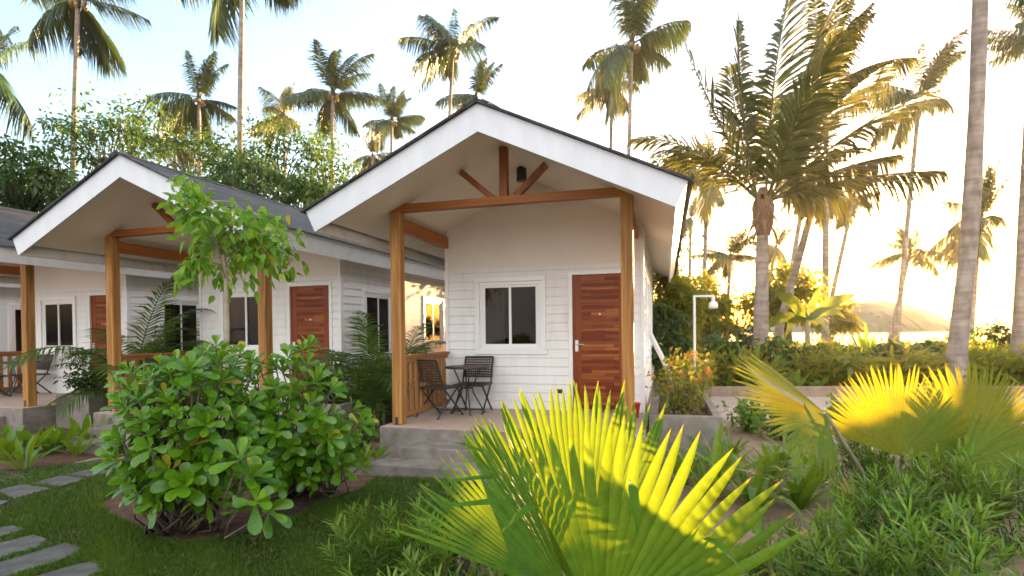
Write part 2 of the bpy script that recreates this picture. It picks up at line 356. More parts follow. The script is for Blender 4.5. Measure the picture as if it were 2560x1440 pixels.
# ================================================================== SETTING
def axis(a, b, near, far_n):
    return None
def ground_sheet():
    xs = np.concatenate([-np.geomspace(600, 60, 9), np.linspace(-50, 50, 81), np.geomspace(60, 600, 9)])
    ys = np.concatenate([np.linspace(-40, -4, 7), np.linspace(-3, 70, 117), np.geomspace(75, 600, 9)])
    X, Y = np.meshgrid(xs, ys); sh = 44 + np.maximum(0, 4 - X) * 3.0
    s = np.clip((Y - sh + 4) / 14, 0, 1); Z = -3.0 * s * s * (3 - 2 * s)
    nx, ny = len(xs), len(ys)
    V = np.stack([X, Y, Z], -1).reshape(-1, 3)
    i = np.arange(ny - 1)[:, None] * nx + np.arange(nx - 1)[None]
    F = np.stack([i, i + 1, i + nx + 1, i + nx], -1).reshape(-1, 4)
    m = noisy('sandy_garden_soil', [(.25, (.13, .082, .054)), (.5, (.24, .165, .115)), (.75, (.36, .26, .19))], nscale=2.2, detail=12, rough=.95, bstr=.8, bdist=.04, rough_n=.7)
    return kind(finish('ground', mesh_np('ground', V, F), m), 'structure')
ground_sheet()
def sheet(name, pts, z, mat, k='structure'):
    b = MB(); b.v = [(p[0], p[1], z) for p in pts]; b.f = [tuple(range(len(pts)))]
    o = b.build(name, mat)
    if o.data.polygons[0].normal.z < 0: o.data.flip_normals()
    return kind(o, k)
lawn_poly = [ground(*p) for p in [(-500, 1200), (0, 1178), (150, 1165), (250, 1148), (480, 1150), (700, 1150), (900, 1172), (960, 1164), (1050, 1180), (1180, 1195), (1250, 1250), (1200, 1340), (1080, 1440), (900, 1600), (400, 1800), (-900, 1800)]]
bed_poly = [ground(*p) for p in [(250, 1262), (310, 1225), (430, 1200), (890, 1165), (945, 1190), (900, 1228), (800, 1262), (720, 1305), (600, 1335), (480, 1365), (390, 1352), (340, 1318), (270, 1290)]]
M['turf'] = noisy('turf_ground', [(.35, (.022, .045, .008)), (.52, (.045, .07, .014)), (.66, (.11, .075, .04))], nscale=1.8, detail=10, rough=.95, bstr=.6, bdist=.03)
M['bedsoil'] = noisy('reddish_bed_soil', [(.25, (.04, .018, .009)), (.5, (.11, .052, .026)), (.75, (.22, .12, .065))], nscale=9, detail=12, rough=.95, bstr=1, bdist=.05, rough_n=.7)
mulch_poly = [ground(*q) for q in [(-500, 1130), (-100, 1105), (60, 1075), (235, 1068), (262, 1100), (252, 1140), (150, 1165), (0, 1180), (-500, 1205)]]
sheet('garden_bed', mulch_poly, .008, M['bedsoil'])
sheet('lawn', lawn_poly, .004, M['turf'])
sheet('garden_bed', bed_poly, .008, M['bedsoil'])
M['sand'] = noisy('pale_path_sand', [(.3, (.34, .26, .20)), (.6, (.44, .35, .28)), (.8, (.52, .43, .35))], nscale=3, detail=12, rough=.95, bstr=.5, bdist=.03)
path_poly = [ground(*p) for p in [(1640, 1000), (1790, 988), (2100, 984), (2700, 988), (3300, 1040), (3300, 1180), (2560, 1150), (2400, 1140), (2200, 1130), (1990, 1090), (1820, 1052), (1760, 1030)]]
sheet('path', path_poly, .004, M['sand'])
def sea():
    m, t, bs, _ = newmat('calm_sea_water')
    bs.inputs['Base Color'].default_value = (.03, .06, .07, 1); bs.inputs['Roughness'].default_value = .12; bs.inputs['Specular IOR Level'].default_value = .5
    n = node(t, 'ShaderNodeTexNoise'); n.inputs['Scale'].default_value = .9; n.inputs['Detail'].default_value = 5; t.links.new(coords(t, (.5, 1.6, 1)), n.inputs[0])
    bump(t, bs, n.outputs[0], .5, .15)
    b = MB(); b.v = [(-600, 20, -.8), (600, 20, -.8), (600, 600, -.8), (-600, 600, -.8)]; b.f = [(0, 1, 2, 3)]
    kind(b.build('sea', m), 'structure')
sea()
def hill():
    prof = [(1860, 829), (1930, 812), (2000, 796), (2070, 777), (2130, 762), (2180, 755), (2220, 763), (2255, 778), (2290, 795), (2320, 807), (2360, 817), (2470, 826)]
    D = 480.0; us = np.linspace(1860, 2470, 90); hs = np.interp(us, [p[0] for p in prof], [p[1] for p in prof])
    V = []; k = 13
    nz = RG.normal(0, 1, (90, k))
    for a, (u, h) in enumerate(zip(us, hs)):
        top = at(u, h, D)
        for j in range(k):
            q = (j / (k - 1)) * 2 - 1
            z = -2 + (top.z + 2) * (math.cos(q * math.pi / 2) ** .8 if abs(q) < 1 else 0)
            V.append((top.x + nz[a, j] * 1.6, D + q * 85 + nz[a, j] * 3, z + nz[a, j] * 1.1 * (abs(q) < .95)))
    i = np.arange(89)[:, None] * k + np.arange(k - 1)[None]
    F = np.stack([i, i + 1, i + k + 1, i + k], -1).reshape(-1, 4)
    m = noisy('wooded_headland', [(.3, (.035, .055, .03)), (.7, (.08, .10, .05))], nscale=.1, detail=10, rough=.95, bstr=.5, bdist=2)
    kind(finish('hill', mesh_np('hill', V, F), m), 'structure')
hill()

# stepping stones set flush in the lawn
stones = [
    ([(-6, 1224), (58, 1209), (127, 1220), (38, 1245)], 'grey stepping slab between the lawn edge and the mulch bed, second of the far row'),
    ([(76, 1208), (152, 1187), (217, 1195), (154, 1214)], 'grey stepping slab third along the far row towards the middle cottage'),
    ([(163, 1186), (230, 1171), (292, 1176), (222, 1191)], 'grey stepping slab touching the shrub leaves at the end of the far row'),
    ([(-130, 1262), (-70, 1242), (22, 1251), (-30, 1276)], 'cropped corner of stepping slab at the start of the far row'),
    ([(-60, 1328), (36, 1311), (68, 1322), (-30, 1349)], 'small dark stepping slab at the top of the near row'),
    ([(-70, 1374), (85, 1334), (120, 1346), (98, 1366), (-60, 1410)], 'stepping slab with a pale streak in the near row'),
    ([(-90, 1430), (163, 1355), (209, 1368), (182, 1389), (20, 1445), (-70, 1475)], 'long weathered stepping slab in the middle of the near row'),
    ([(40, 1452), (198, 1407), (244, 1399), (266, 1426), (140, 1480)], 'lowest stepping slab of the near row, half cut by the picture edge'),
]
for pts, lab in stones:
    P = [ground(u, v, .028) for u, v in pts]; c = sum(P, Vector()) / len(P)
    ar = sum(P[i].x * P[(i+1) % len(P)].y - P[(i+1) % len(P)].x * P[i].y for i in range(len(P)))
    if ar < 0: P.reverse()
    o = MB().prism_z([(p.x - c.x, p.y - c.y) for p in P], -.03, .028).build('stepping_stone', M['slab'], bevel=.008, loc=(c.x, c.y, 0))
    tag(o, lab, 'stepping stone', 'stepping slabs in the lawn')

# low kerb wall beyond the path
p0 = at(1560, 968, 13.6); p1 = at(2760, 968, 12.6)
b = MB(); b.bar((p0.x, p0.y, .12), (p1.x, p1.y, .12), .14, .24)
tag(b.build('kerb_wall', M['kerb'], bevel=.01), 'low concrete kerb wall along the far side of the sandy path', 'kerb wall')

# ================================================================== COTTAGES
CX = 1.54; SL = 0.47
def soff(x, c=3.52): return c - SL * abs(x - CX)
def siding(b, span, z0, z1, fn, holes=(), step=.134, lap=.019):
    n0 = math.floor(z0 / step)
    for k in range(n0, math.ceil(z1 / step)):
        zb, zt = k * step, (k + 1) * step
        cuts = sorted({max(zb, z0), min(zt, z1)} | {h for o in holes for h in o[2:4] if max(zb, z0) < h < min(zt, z1)})
        for za, zc in zip(cuts, cuts[1:]):
            zm = (za + zc) / 2; iv = [tuple(span)]
            for (a, c, e, f) in holes:
                if e < zm < f: iv = [q for (s, t_) in iv for q in ((s, min(t_, a)), (max(s, c), t_)) if q[1] - q[0] > 1e-4]
            oa = lap * (zt - za) / step; oc = lap * (zt - zc) / step
            for s, t_ in iv:
                b.add([fn(s, za, oa), fn(t_, za, oa), fn(t_, zc, oc), fn(s, zc, oc)], [(0, 1, 2, 3)])
                if abs(za - zb) < 1e-6: b.add([fn(s, za + .006, -.012), fn(t_, za + .006, -.012), fn(t_, za, oa), fn(s, za, oa)], [(0, 1, 2, 3)])
def window(root, kindw, x0, x1, z0, z1, T, wall='front', curtain=True):
    """sliding window: trim, frame, two sashes with panes; built facing -y at y=T, or facing +x at x=T"""
    def place(o):
        o.location = (0, 0, FZ)
        if wall == 'side': o.location = (3.15, 0, FZ); o.rotation_euler = (0, 0, R(90))
        return o
    Y = T if wall == 'front' else 0.0
    w = MB(); t = .06                                            # outer trim
    a0, a1, c0, c1 = x0 - .075, x1 + .075, z0 - .075, z1 + .075
    for q in ((a0, x0, z0, z1), (x1, a1, z0, z1), (a0, a1, z1, c1), (a0 - .02, a1 + .02, c0, z0)): w.box(q[0], q[1], Y - .045, Y + .02, q[2], q[3])
    win = place(w.build('window', M['upvc'], root, bevel=.006))
    f = MB(); d = .05
    for q in ((x0, x0 + d, z0 + d, z1 - d), (x1 - d, x1, z0 + d, z1 - d), (x0, x1, z0, z0 + d), (x0, x1, z1 - d, z1)): f.box(q[0], q[1], Y - .018, Y + .05, q[2], q[3])
    f.build('window_frame', M['upvc'], win, bevel=.004)
    xm = (x0 + x1) / 2; s = .038
    for k, (s0, s1, yo) in enumerate(((x0 + d, xm + s / 2, .004), (xm - s / 2, x1 - d, .02))):
        m_ = MB(); zb, zt = z0 + d, z1 - d
        for q in ((s0, s0 + s, zb, zt), (s1 - s, s1, zb, zt), (s0 + s, s1 - s, zb, zb + s), (s0 + s, s1 - s, zt - s, zt)): m_.box(q[0], q[1], Y + yo - .012, Y + yo + .003, q[2], q[3])
        if k: m_.box(s0 + .005, s0 + .03, Y + yo - .03, Y + yo - .012, (zb + zt) / 2 - .05, (zb + zt) / 2 + .05)
        m_.build('sash', M['upvc'], win)
        g = MB(); g.box(s0 + s, s1 - s, Y + yo - .006, Y + yo - .003, zb + s, zt - s); g.build('pane', M['glass'], win)
    if curtain:
        for (ca, cb, mt) in curtain:
            cv = MB(); n = 40; V = []
            for i in range(n + 1):
                xx = ca + (cb - ca) * i / n; yy = Y + .09 + .03 * math.sin(i * 1.25) + .008 * math.sin(i * 3.1)
                V += [(xx, yy, z0 - .1), (xx, yy, z1 + .05)]
            cv.add(V, [(2*i, 2*i+2, 2*i+3, 2*i+1) for i in range(n)])
            cv.build('curtain', M[mt], win, smooth=True)
    return win
def make_cottage(label):
    root = empty('cottage', HO, -HA, label, 'cottage', 'white beach cottages')
    def P(b, name, mat, parent=None, bevel=0, smooth=False):
        o = b.build(name, mat, parent or root, smooth, bevel)
        if parent is None: o.location = (0, 0, FZ)
        return o
    # base
    P(MB().box(-.10, 3.24, -.16, 1.70, -.42, -.004).box(.06, 3.17, 1.70, 8.42, -.42, -.03), 'porch_slab', M['concrete'], bevel=.01)
    P(MB().box(-.09, 3.23, -.15, 1.70, -.004, 0), 'porch_floor', M['floor'])
    P(MB().box(.39, 2.80, -.60, -.162, -.42, -.15), 'step', M['concrete'], bevel=.012)
    P(MB().box(-.08, 3.05, -.96, -.602, -.42, -.28), 'step', M['concrete'], bevel=.012)
    # walls
    w = MB(); T = 1.745
    fh = [(.62, 1.65, .92, 2.0), (2.06, 2.99, -.1, 2.11)]
    siding(w, (.085, 3.15), 0, 2.211, lambda s, z, o: (s, T - o, z), fh)
    siding(w, (T, 8.4), -.1, 2.76, lambda s, z, o: (3.15 + o, s, z), [(2.45, 3.50, .72, 2.0), (4.9, 5.95, .92, 2.0)])
    siding(w, (-8.4, -T), -.1, 2.76, lambda s, z, o: (.085 - o, -s, z))
    siding(w, (-3.15, -.085), -.1, 2.76, lambda s, z, o: (-s, 8.4 + o, z))
    gp = MB().add([(.085, T - .004, 2.211), (3.15, T - .004, 2.211), (3.15, T - .004, soff(3.15)), (CX, T - .004, soff(CX)), (.085, T - .004, soff(.085))], [(0, 1, 2, 3, 4)])
    w.add([(3.15, 8.4, 2.7), (.085, 8.4, 2.7), (.085, 8.4, soff(.085)), (CX, 8.4, soff(CX)), (3.15, 8.4, soff(3.15))], [(0, 1, 2, 3, 4)])
    wall = P(w, 'wall', M['paint'])
    gp.build('gable_panel', M['plaster'], wall)
    for q in ((3.125, 3.176, T - .026, T + .06), (.059, .11, T - .026, T + .06), (3.125, 3.176, 8.36, 8.426)):
        MB().box(*q, 0, 2.72).build('corner_board', M['paint'], wall)
    # roof
    th = math.atan(SL); nx, nz = math.sin(th), math.cos(th); fw = .27
    ex = 2.15; ez = 2.65; az = ez + ex * SL
    r = MB()
    for s in (-1, 1):
        poly = [(CX + s * (ex + .045), ez - .045 * SL + .004), (CX, az + .004), (CX, az + .030), (CX + s * (ex + .045), ez - .045 * SL + .027)]
        if s > 0: poly.reverse()
        r.prism_y(poly, -.945, 9.15)
    roof = P(r, 'roof', M['roof'])
    rc = MB()
    for s in (-1, 1):
        poly = [(CX + s * .14, az + .032 - .14 * SL), (CX, az + .032), (CX, az + .043), (CX + s * .14, az + .041 - .14 * SL)]
        if s > 0: poly.reverse()
        rc.prism_y(poly, -.95, 9.155)
    rc.build('ridge_cap', M['roof'], roof)
    for s in (-1, 1):
        for (y0, y1) in ((-.90, -.872), (9.07, 9.10)):
            poly = [(CX + s * ex, ez), (CX, az), (CX, az - fw / nz), (CX + s * (ex - fw * nx), ez - fw * nz)]
            if s > 0: poly.reverse()
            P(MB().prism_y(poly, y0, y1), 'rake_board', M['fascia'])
    for s in (-1, 1):
        t_ = .028
        poly = [(CX + s * ex, ez - .001), (CX + s * (ex - t_ * nz), ez + t_ * nx - .001), (CX + s * (ex - t_ * nz - fw * nx), ez + t_ * nx - fw * nz), (CX + s * (ex - fw * nx), ez - fw * nz)]
        if s > 0: poly.reverse()
        P(MB().prism_y(poly, -.870, 9.068), 'eave_board', M['paint'])
    sf = MB()
    for s in (-1, 1):
        xe = CX + s * (ex - .13)
        poly = [(xe, soff(xe)), (CX, soff(CX)), (CX, soff(CX) + .012), (xe, soff(xe) + .012)]
        if s > 0: poly.reverse()
        sf.prism_y(poly, -.871, 9.06)
    P(sf, 'soffit', M['soffit'])
    # porch frame
    for x in (0, 2.972):
        po = P(MB().box(x, x + .142, 0, .142, 0, 2.786), 'post', M['post'], bevel=.012)
        MB().box(x + .045, x + .085, -.006, 0, .005, .105).build('post_bracket', M['black'], po)
    P(MB().prism_y([(.0, 2.788), (3.114, 2.788), (2.93, 2.868), (2.90, 2.882), (.20, 2.882), (.17, 2.868)], .012, .13), 'tie_beam', M['beamx'])
    P(MB().box(1.497, 1.597, .022, .12, 2.884, soff(1.597) + .003), 'king_post', M['beamz'], bevel=.004)
    P(MB().bar((1.405, .07, 2.875), (.985, .07, 3.24), .075, .085, (0, 1, 0)), 'strut', M['beamz'], bevel=.004)
    P(MB().bar((1.690, .07, 2.875), (2.085, .07, 3.24), .075, .085, (0, 1, 0)), 'strut', M['beamz'], bevel=.004)
    for x0 in (.03, 3.0):
        P(MB().box(x0, x0 + .09, .144, T - .006, 2.555, 2.732), 'side_beam', M['beamy'], bevel=.004)
    # railing on one side of the porch
    rl = P(MB().box(.015, .125, .144, T - .02, .868, .905), 'railing', M['raily'], bevel=.004)
    MB().box(.05, .09, .146, T - .03, .07, .135).build('bottom_rail', M['raily'], rl, bevel=.003)
    MB().box(.05, .09, .146, T - .03, .80, .866).build('rail', M['raily'], rl, bevel=.003)
    for k in range(9):
        y = .24 + k * .165
        MB().box(.052, .088, y, y + .075, .136, .799).build('baluster', M['balz'], rl, bevel=.003)
    # door
    dx0, dx1, dz = 2.115, 2.935, 2.055
    tr = MB().box(2.06, dx0, T - .03, T + .06, 0, dz + .055).box(dx1, 2.99, T - .03, T + .06, 0, dz + .055).box(dx0, dx1, T - .03, T + .06, dz, dz + .055)
    d = P(MB().box(dx0 + .13, dx1 - .13, T + .012, T + .05, .03, dz - .005), 'door', M['door'])
    tr.build('door_frame', M['upvc'], d, bevel=.004)
    MB().box(dx0, dx0 + .13, T + .008, T + .05, .03, dz).box(dx1 - .13, dx1, T + .008, T + .05, .03, dz).build('door_stile', M['stile'], d)
    MB().box(dx0, dx1, T - .02, T + .05, 0, .028).build('threshold', M['concrete'], d)
    h = MB().box(dx0 + .035, dx0 + .085, T - .004, T + .008, .90, 1.07)
    h.tube([(dx0 + .06, T - .004, 1.01), (dx0 + .06, T - .045, 1.01), (dx0 + .075, T - .05, 1.01), (dx0 + .18, T - .05, 1.005)], .009, 8)
    h.build('door_handle', M['steel'], d, bevel=.002)
    MB().lathe([(0, -.004), (.014, -.004), (.014, .004), (0, .004)], 12).build('peephole', M['steel'], d, loc=((dx0 + dx1) / 2, T + .008, 1.46)).rotation_euler = (R(90), 0, 0)
    window(root, 'front', .64, 1.63, .93, 1.99, T, 'front', [(.62, .93, 'curtain'), (.80, 1.02, 'sheer')])
    window(root, 'side', 2.48, 3.47, .74, 1.98, 0, 'side', [(2.45, 2.9, 'curtain'), (3.1, 3.5, 'curtain')])
    window(root, 'side', 4.93, 5.92, .94, 1.98, 0, 'side', [(4.9, 5.3, 'curtain')])
    P(MB().box(.12, 2.78, T + .55, T + .57, 0, 2.7).box(2.76, 2.78, T + .575, 8.3, 0, 2.7), 'room_shade_panel', M['roomshade'])  # dark panels added behind the windows to stand in for room shade
    P(MB().box(1.86, 1.95, T - .028, T - .012, .265, .325), 'wall_outlet', M['black'], bevel=.004)
    lamp = P(MB().lathe([(0, 0), (.075, 0), (.075, .03), (.07, .03), (.07, .19), (0, .19)], 20), 'porch_light', M['black'])
    lamp.location = (CX, .98, FZ + 3.32)
    return root
cottage = make_cottage('white gabled cottage with whole porch, plank door and bistro set, closest to the path')
c2 = copy_tree(cottage); c2.location = H2O; c2.rotation_euler = (0, 0, -H2A)
c2['label'] = 'middle white cottage behind the young tree, its porch half hidden by the shrub'
c3 = copy_tree(cottage); c3.location = H3O; c3.rotation_euler = (0, 0, -H3A)
c4 = copy_tree(cottage); H4 = H3 @ Matrix.Translation((-5.1, .15, 0)) @ Matrix.Rotation(-.02, 4, 'Z')
c4.matrix_world = H4; c4['label'] = 'last white cottage of the row, a dim sliver past the porch at the picture edge'
c3['label'] = 'furthest white cottage, only its eave, corner post and small window in view'
HF = [H1, H2, H3]

# planters, one beside every porch
def make_planter():
    r = empty('planter_box', (0, 0, 0))
    b = MB(); x0, x1, y0, y1, z = 3.27, 4.11, .33, 2.80, .60; t = .10
    b.box(x0, x1, y0, y0 + t, 0, z).box(x0, x1, y1 - t, y1, 0, z).box(x0, x0 + t, y0 + t, y1 - t, 0, z).box(x1 - t, x1, y0 + t, y1 - t, 0, z)
    b.build('planter_wall', M['concrete'], r, bevel=.008)
    s = MB(); n = 14
    V = [(x0 + t + (x1 - x0 - 2*t) * i / n, y0 + t + (y1 - y0 - 2*t) * j / n, .50 + .03 * random.random()) for j in range(n + 1) for i in range(n + 1)]
    s.add(V, [(j*(n+1)+i, j*(n+1)+i+1, (j+1)*(n+1)+i+1, (j+1)*(n+1)+i) for j in range(n) for i in range(n)])
    s.build('soil', M['mulch'], r, smooth=True)
    return r
pl = make_planter()
for i, (m, lab) in enumerate(zip(HF, ['concrete planter box with flowering bush beside the porch of the closest cottage',
                                      'concrete planter box beside the middle cottage porch, behind the shrub',
                                      'concrete planter box with dark leafy shrubs beside the furthest cottage porch'])):
    o = pl if i == 0 else copy_tree(pl)
    o.matrix_world = m; o.location = m.translation
    tag(o, lab, 'planter', 'concrete planters beside the porches')

# ------------------------------------------------------------------ porch furniture
def make_chair():
    r = empty('bistro_chair', (0, 0, 0)); W = .46; h = W / 2; rad = .014
    A = Vector((0, -.305, .82)); B = Vector((0, -.17, .43))
    f = MB()
    for s in (-1, 1): f.tube([(s*h, A.y, A.z), (s*h, B.y, B.z)], rad)
    f.tube([(-h, A.y, A.z), (h, A.y, A.z)], rad); f.tube([(-h, B.y - .03, B.z + .09), (h, B.y - .03, B.z + .09)], rad * .8)
    f.build('back_frame', M['black'], r)
    g = MB()
    for i in range(13):
        x = -h + .02 + (W - .04) * i / 12; g.bar((x, A.y, A.z - .01), (x, B.y - .03, B.z + .09), .011, .009, (1, 0, 0))
    for j in range(9):
        t = j / 8; y = A.y + (B.y - .03 - A.y) * t; z = A.z - .01 + (B.z + .10 - A.z) * t; g.bar((-h, y, z), (h, y, z), .007, .017)
    g.build('backrest', M['chair'], r)
    s_ = MB().box(-h + .012, h - .012, -.20, .22, .415, .432); s_.build('seat', M['chair'], r, bevel=.006)
    sf = MB()
    for s in (-1, 1): sf.tube([(s*h, -.22, .42), (s*h, .235, .42)], rad)
    sf.tube([(-h, .235, .42), (h, .235, .42)], rad); sf.tube([(-h, -.22, .42), (h, -.22, .42)], rad); sf.build('seat_frame', M['black'], r)
    for s in (-1, 1):
        MB().tube([(s*h, B.y, B.z), (s*h, .27, .0)], rad).build('leg', M['black'], r)
        MB().tube([(s*(h - .025), .17, .41), (s*(h - .025), -.27, .0)], rad).build('leg', M['black'], r)
    MB().tube([(-h, .20, .065), (h, .20, .065)], rad * .8).build('stretcher', M['black'], r)
    return r
def make_table():
    r = empty('bistro_table', (0, 0, 0))
    MB().lathe([(0, .672), (.31, .672), (.335, .68), (.335, .70), (.325, .706), (0, .706)], 32).build('table_top', M['chair'], r)
    for k in range(4):
        a = k * math.pi / 2 + .5; c, s = math.cos(a), math.sin(a)
        MB().tube([(.20*c, .20*s, .672), (.075*c, .075*s, .38), (.09*c, .09*s, .30), (.26*c, .26*s, 0)], .011).build('leg', M['black'], r)
    MB().lathe([(.068, .375), (.086, .375), (.086, .39), (.068, .39), (.068, .375)], 20).build('leg_ring', M['black'], r)
    return r
chair = make_chair(); table = make_table()
tp = at(1168, 915, 8.16)
inv = H1.inverted(); tl = inv @ Vector((tp.x, tp.y, FZ))
la = inv @ ground(1098, 1040, FZ); lb = inv @ ground(1200, 1022, FZ)
sets = [('on the porch of the closest cottage', (0, 0)), ('on the middle cottage porch behind its railing', (0, 0)), ('beside the post of the furthest cottage', (.2, 0))]
for i, (m, (where, off)) in enumerate(zip(HF, sets)):
    for kind_, proto, loc, face in (('a', chair, la, R(-34) + HA), ('b', chair, Vector((lb.x, 1.36, FZ)), R(180)), ('t', table, tl, 0)):
        first = (i == 0 and kind_ in 'at')
        o = proto if first else copy_tree(proto)
        L = Vector((loc.x + off[0], loc.y + off[1], FZ))
        a = HA if i == 0 else (H2A if i == 1 else H3A)
        o.location = m @ L; o.rotation_euler = (0, 0, face - a)
        if kind_ == 't': tag(o, 'round dark bistro table with splayed legs ' + where, 'table', 'bistro tables on the porches')
        else: tag(o, ('woven bistro chair by the railing ' if kind_ == 'a' else 'woven bistro chair against the wall ') + where, 'chair', 'bistro chairs on the porches')
# red buckets by the doors
def make_bucket():
    b = MB().lathe([(0, 0), (.085, 0), (.12, .26), (.128, .265), (.128, .28), (.115, .28), (.082, .02), (0, .02)], 20)
    o = b.build('fire_bucket', M['red'], smooth=True)
    MB().tube([(.125*math.cos(t), 0, .27 - .10*math.sin(t)) for t in np.linspace(0, math.pi, 11)], .004, 6).build('bucket_handle', M['steel'], o)
    return o
bk = make_bucket()
for i, (m, w) in enumerate(zip(HF, ['closest cottage', 'middle cottage', 'furthest cottage'])):
    o = bk if i == 0 else copy_tree(bk)
    o.location = m @ Vector((3.04, 1.28, FZ)); o.scale = (.72, .72, .72); tag(o, 'red bucket on the porch beside the corner of the ' + w, 'bucket', 'red buckets beside the porch corners')

# ------------------------------------------------------------------ garden lamp and leaning pipe
g0 = at(1737, 940, 10.6); zt = at(1737, 738, 10.6).z; arm = at(1783, 740, 10.6).x - g0.x
lp = empty('garden_lamp', (g0.x, g0.y, 0), 0, 'slim white garden lamp post with a bell shade on its short arm', 'lamp post')
MB().bar((0, 0, 0), (0, 0, zt), .042, .042, (0, 1, 0)).build('pole', M['pole'], lp, bevel=.006)
MB().bar((.02, 0, zt - .02), (arm, 0, zt - .02), .038, .036).build('arm', M['pole'], lp, bevel=.006)
MB().lathe([(0, .02), (.03, .02), (.035, -.03), (.03, -.05), (0, -.05)], 14, (arm, 0, zt - .06)).build('lamp_holder', M['pole'], lp, smooth=True)
MB().lathe([(.03, -.05), (.075, -.09), (.088, -.15), (.085, -.20), (.08, -.20), (.08, -.15), (.07, -.095), (.03, -.055)], 18, (arm, 0, zt - .06)).build('lamp_shade', M['glasslamp'], lp, smooth=True)
a = at(1622, 828, 10.3); b_ = at(1652, 888, 10.0); d = (b_ - a).normalized(); e = a + d * (a.z / -d.z)
pp = MB().tube([a, e], .045, 12).build('leaning_pipe', M['pole'], smooth=False)
tag(pp, 'white pipe leaning against the side wall of the closest cottage', 'pipe')

# ================================================================== PLANTS
UP = np.array([0, 0, 1.0])
def frond(lf, base, az, el, L, nl=34, droop=.9, wind=(0, 0, 0), lw=.045, ll=.85, seg=2, hang=.35, K=12, twist=0.0):
    d = np.array([math.cos(el)*math.cos(az), math.cos(el)*math.sin(az), math.sin(el)]); p = np.array(base, float)
    side0 = np.array([-math.sin(az), math.cos(az), 0.0]); w = np.array(wind, float)
    P = [p.copy()]; T = [d.copy()]
    for i in range(K):
        t = (i + 1) / K
        d = d + np.array([0, 0, -droop * (.25 + 1.2 * t) / K]) + w * (t / K) ; d /= np.linalg.norm(d)
        p = p + d * L / K; P.append(p.copy()); T.append(d.copy())
    P = np.array(P); T = np.array(T)
    lf.tube(P, list(np.linspace(.028, .006, K + 1) * L / 3.5), 4, .9)
    t = np.linspace(.12, .995, nl); x = t * K
    pos = np.stack([np.interp(x, np.arange(K + 1), P[:, i]) for i in range(3)], -1)
    tan = nrm(np.stack([np.interp(x, np.arange(K + 1), T[:, i]) for i in range(3)], -1))
    S = np.cross(tan, UP); S = np.where(np.linalg.norm(S, axis=1, keepdims=True) < .15, -side0, S); S = nrm(S)
    prof = np.clip(np.sin(np.pi * (t * .82 + .14)), .12, 1) ** .7
    for sgn in (-1, 1):
        j = RG.normal(0, .06, (nl, 3))
        D = nrm(tan * (.45 + .5 * t[:, None] ** 2) + S * sgn * .8 + UP * (.10 - hang * .3) + w * .5 + j)
        Nn = nrm(np.cross(S * sgn, tan) + .25 * RG.normal(0, 1, (nl, 3)))
        lf.leaves(pos, D, Nn, ll * prof * (L / 3.5) * RG.uniform(.85, 1.1, nl), lw * (L / 3.5), [(0, .5), (.4, 1), (1, .08)] if seg == 2 else [(0, .4), (.25, 1), (.6, .8), (1, .06)], bend=hang * RG.uniform(.6, 1.3, nl))
def crown_mesh(name, n=20, L=3.6, seed=0, wind=(.9, .1, .15), low=-40, nl=38, lw=.06, ll=.95, seg=2, top=82):
    global RG
    keep = RG; RG = np.random.default_rng(seed); lf = LF()
    for i in range(n):
        f = (i + .5) / n; el = R(RG.uniform(52, 86) if i % 5 in (0, 2) else RG.uniform(low, 32)); az = i * 2.39996 + RG.normal(0, .15)
        frond(lf, (0.10*math.cos(az), 0.10*math.sin(az), -.25*f), az, el, L * RG.uniform(.85, 1.08) * (.8 + .2 * math.sin(f * math.pi)), nl, droop=RG.uniform(.5, 1.1) if el > .8 else RG.uniform(.5, 1.0), wind=np.array(wind) * RG.uniform(.6, 1.3), lw=lw, ll=ll, hang=RG.uniform(.5, .9) if el > .8 else RG.uniform(.8, 1.3), seg=seg)
    # fibrous boss at the top of the trunk
    lf.tube([(0, 0, -.6), (0, 0, -.35), (0, 0, -.1), (0, 0, .25)], [.10, .16, .17, .06], 8, .1)
    m = lf.mesh(name); RG = keep; return m
CROWNS = [crown_mesh('crown', 15 + k % 3 * 2, 3.6, 40 + k, (1.0 if k != 3 else .5, .15, .22), (-50, -40, -60, -45, -35)[k], nl=60, lw=.075, ll=1.1) for k in range(5)]
CROWNS_Y = [m.copy() for m in CROWNS]
for m in CROWNS: m.materials.append(M['palm'])
for m in CROWNS_Y: m.materials.append(M['palmy'])
PALMG = 'coconut palms'
nuts = MB()
for k in range(9):
    a = k * 2.4; z = -.30 - .13 * (k % 3); r = .30 + .05 * (k % 2)
    nuts.lathe([(.01, -.13), (.085, -.09), (.115, 0), (.09, .09), (.01, .13)], 9, (r * math.cos(a), r * math.sin(a), z))
nutm = nuts.build('coconut_cluster', noisy('coconut_husk', [(.3, (.20, .11, .03)), (.7, (.36, .22, .06))], nscale=6, bstr=0), smooth=True).data
bpy.data.objects.remove(bpy.data.objects['coconut_cluster'])
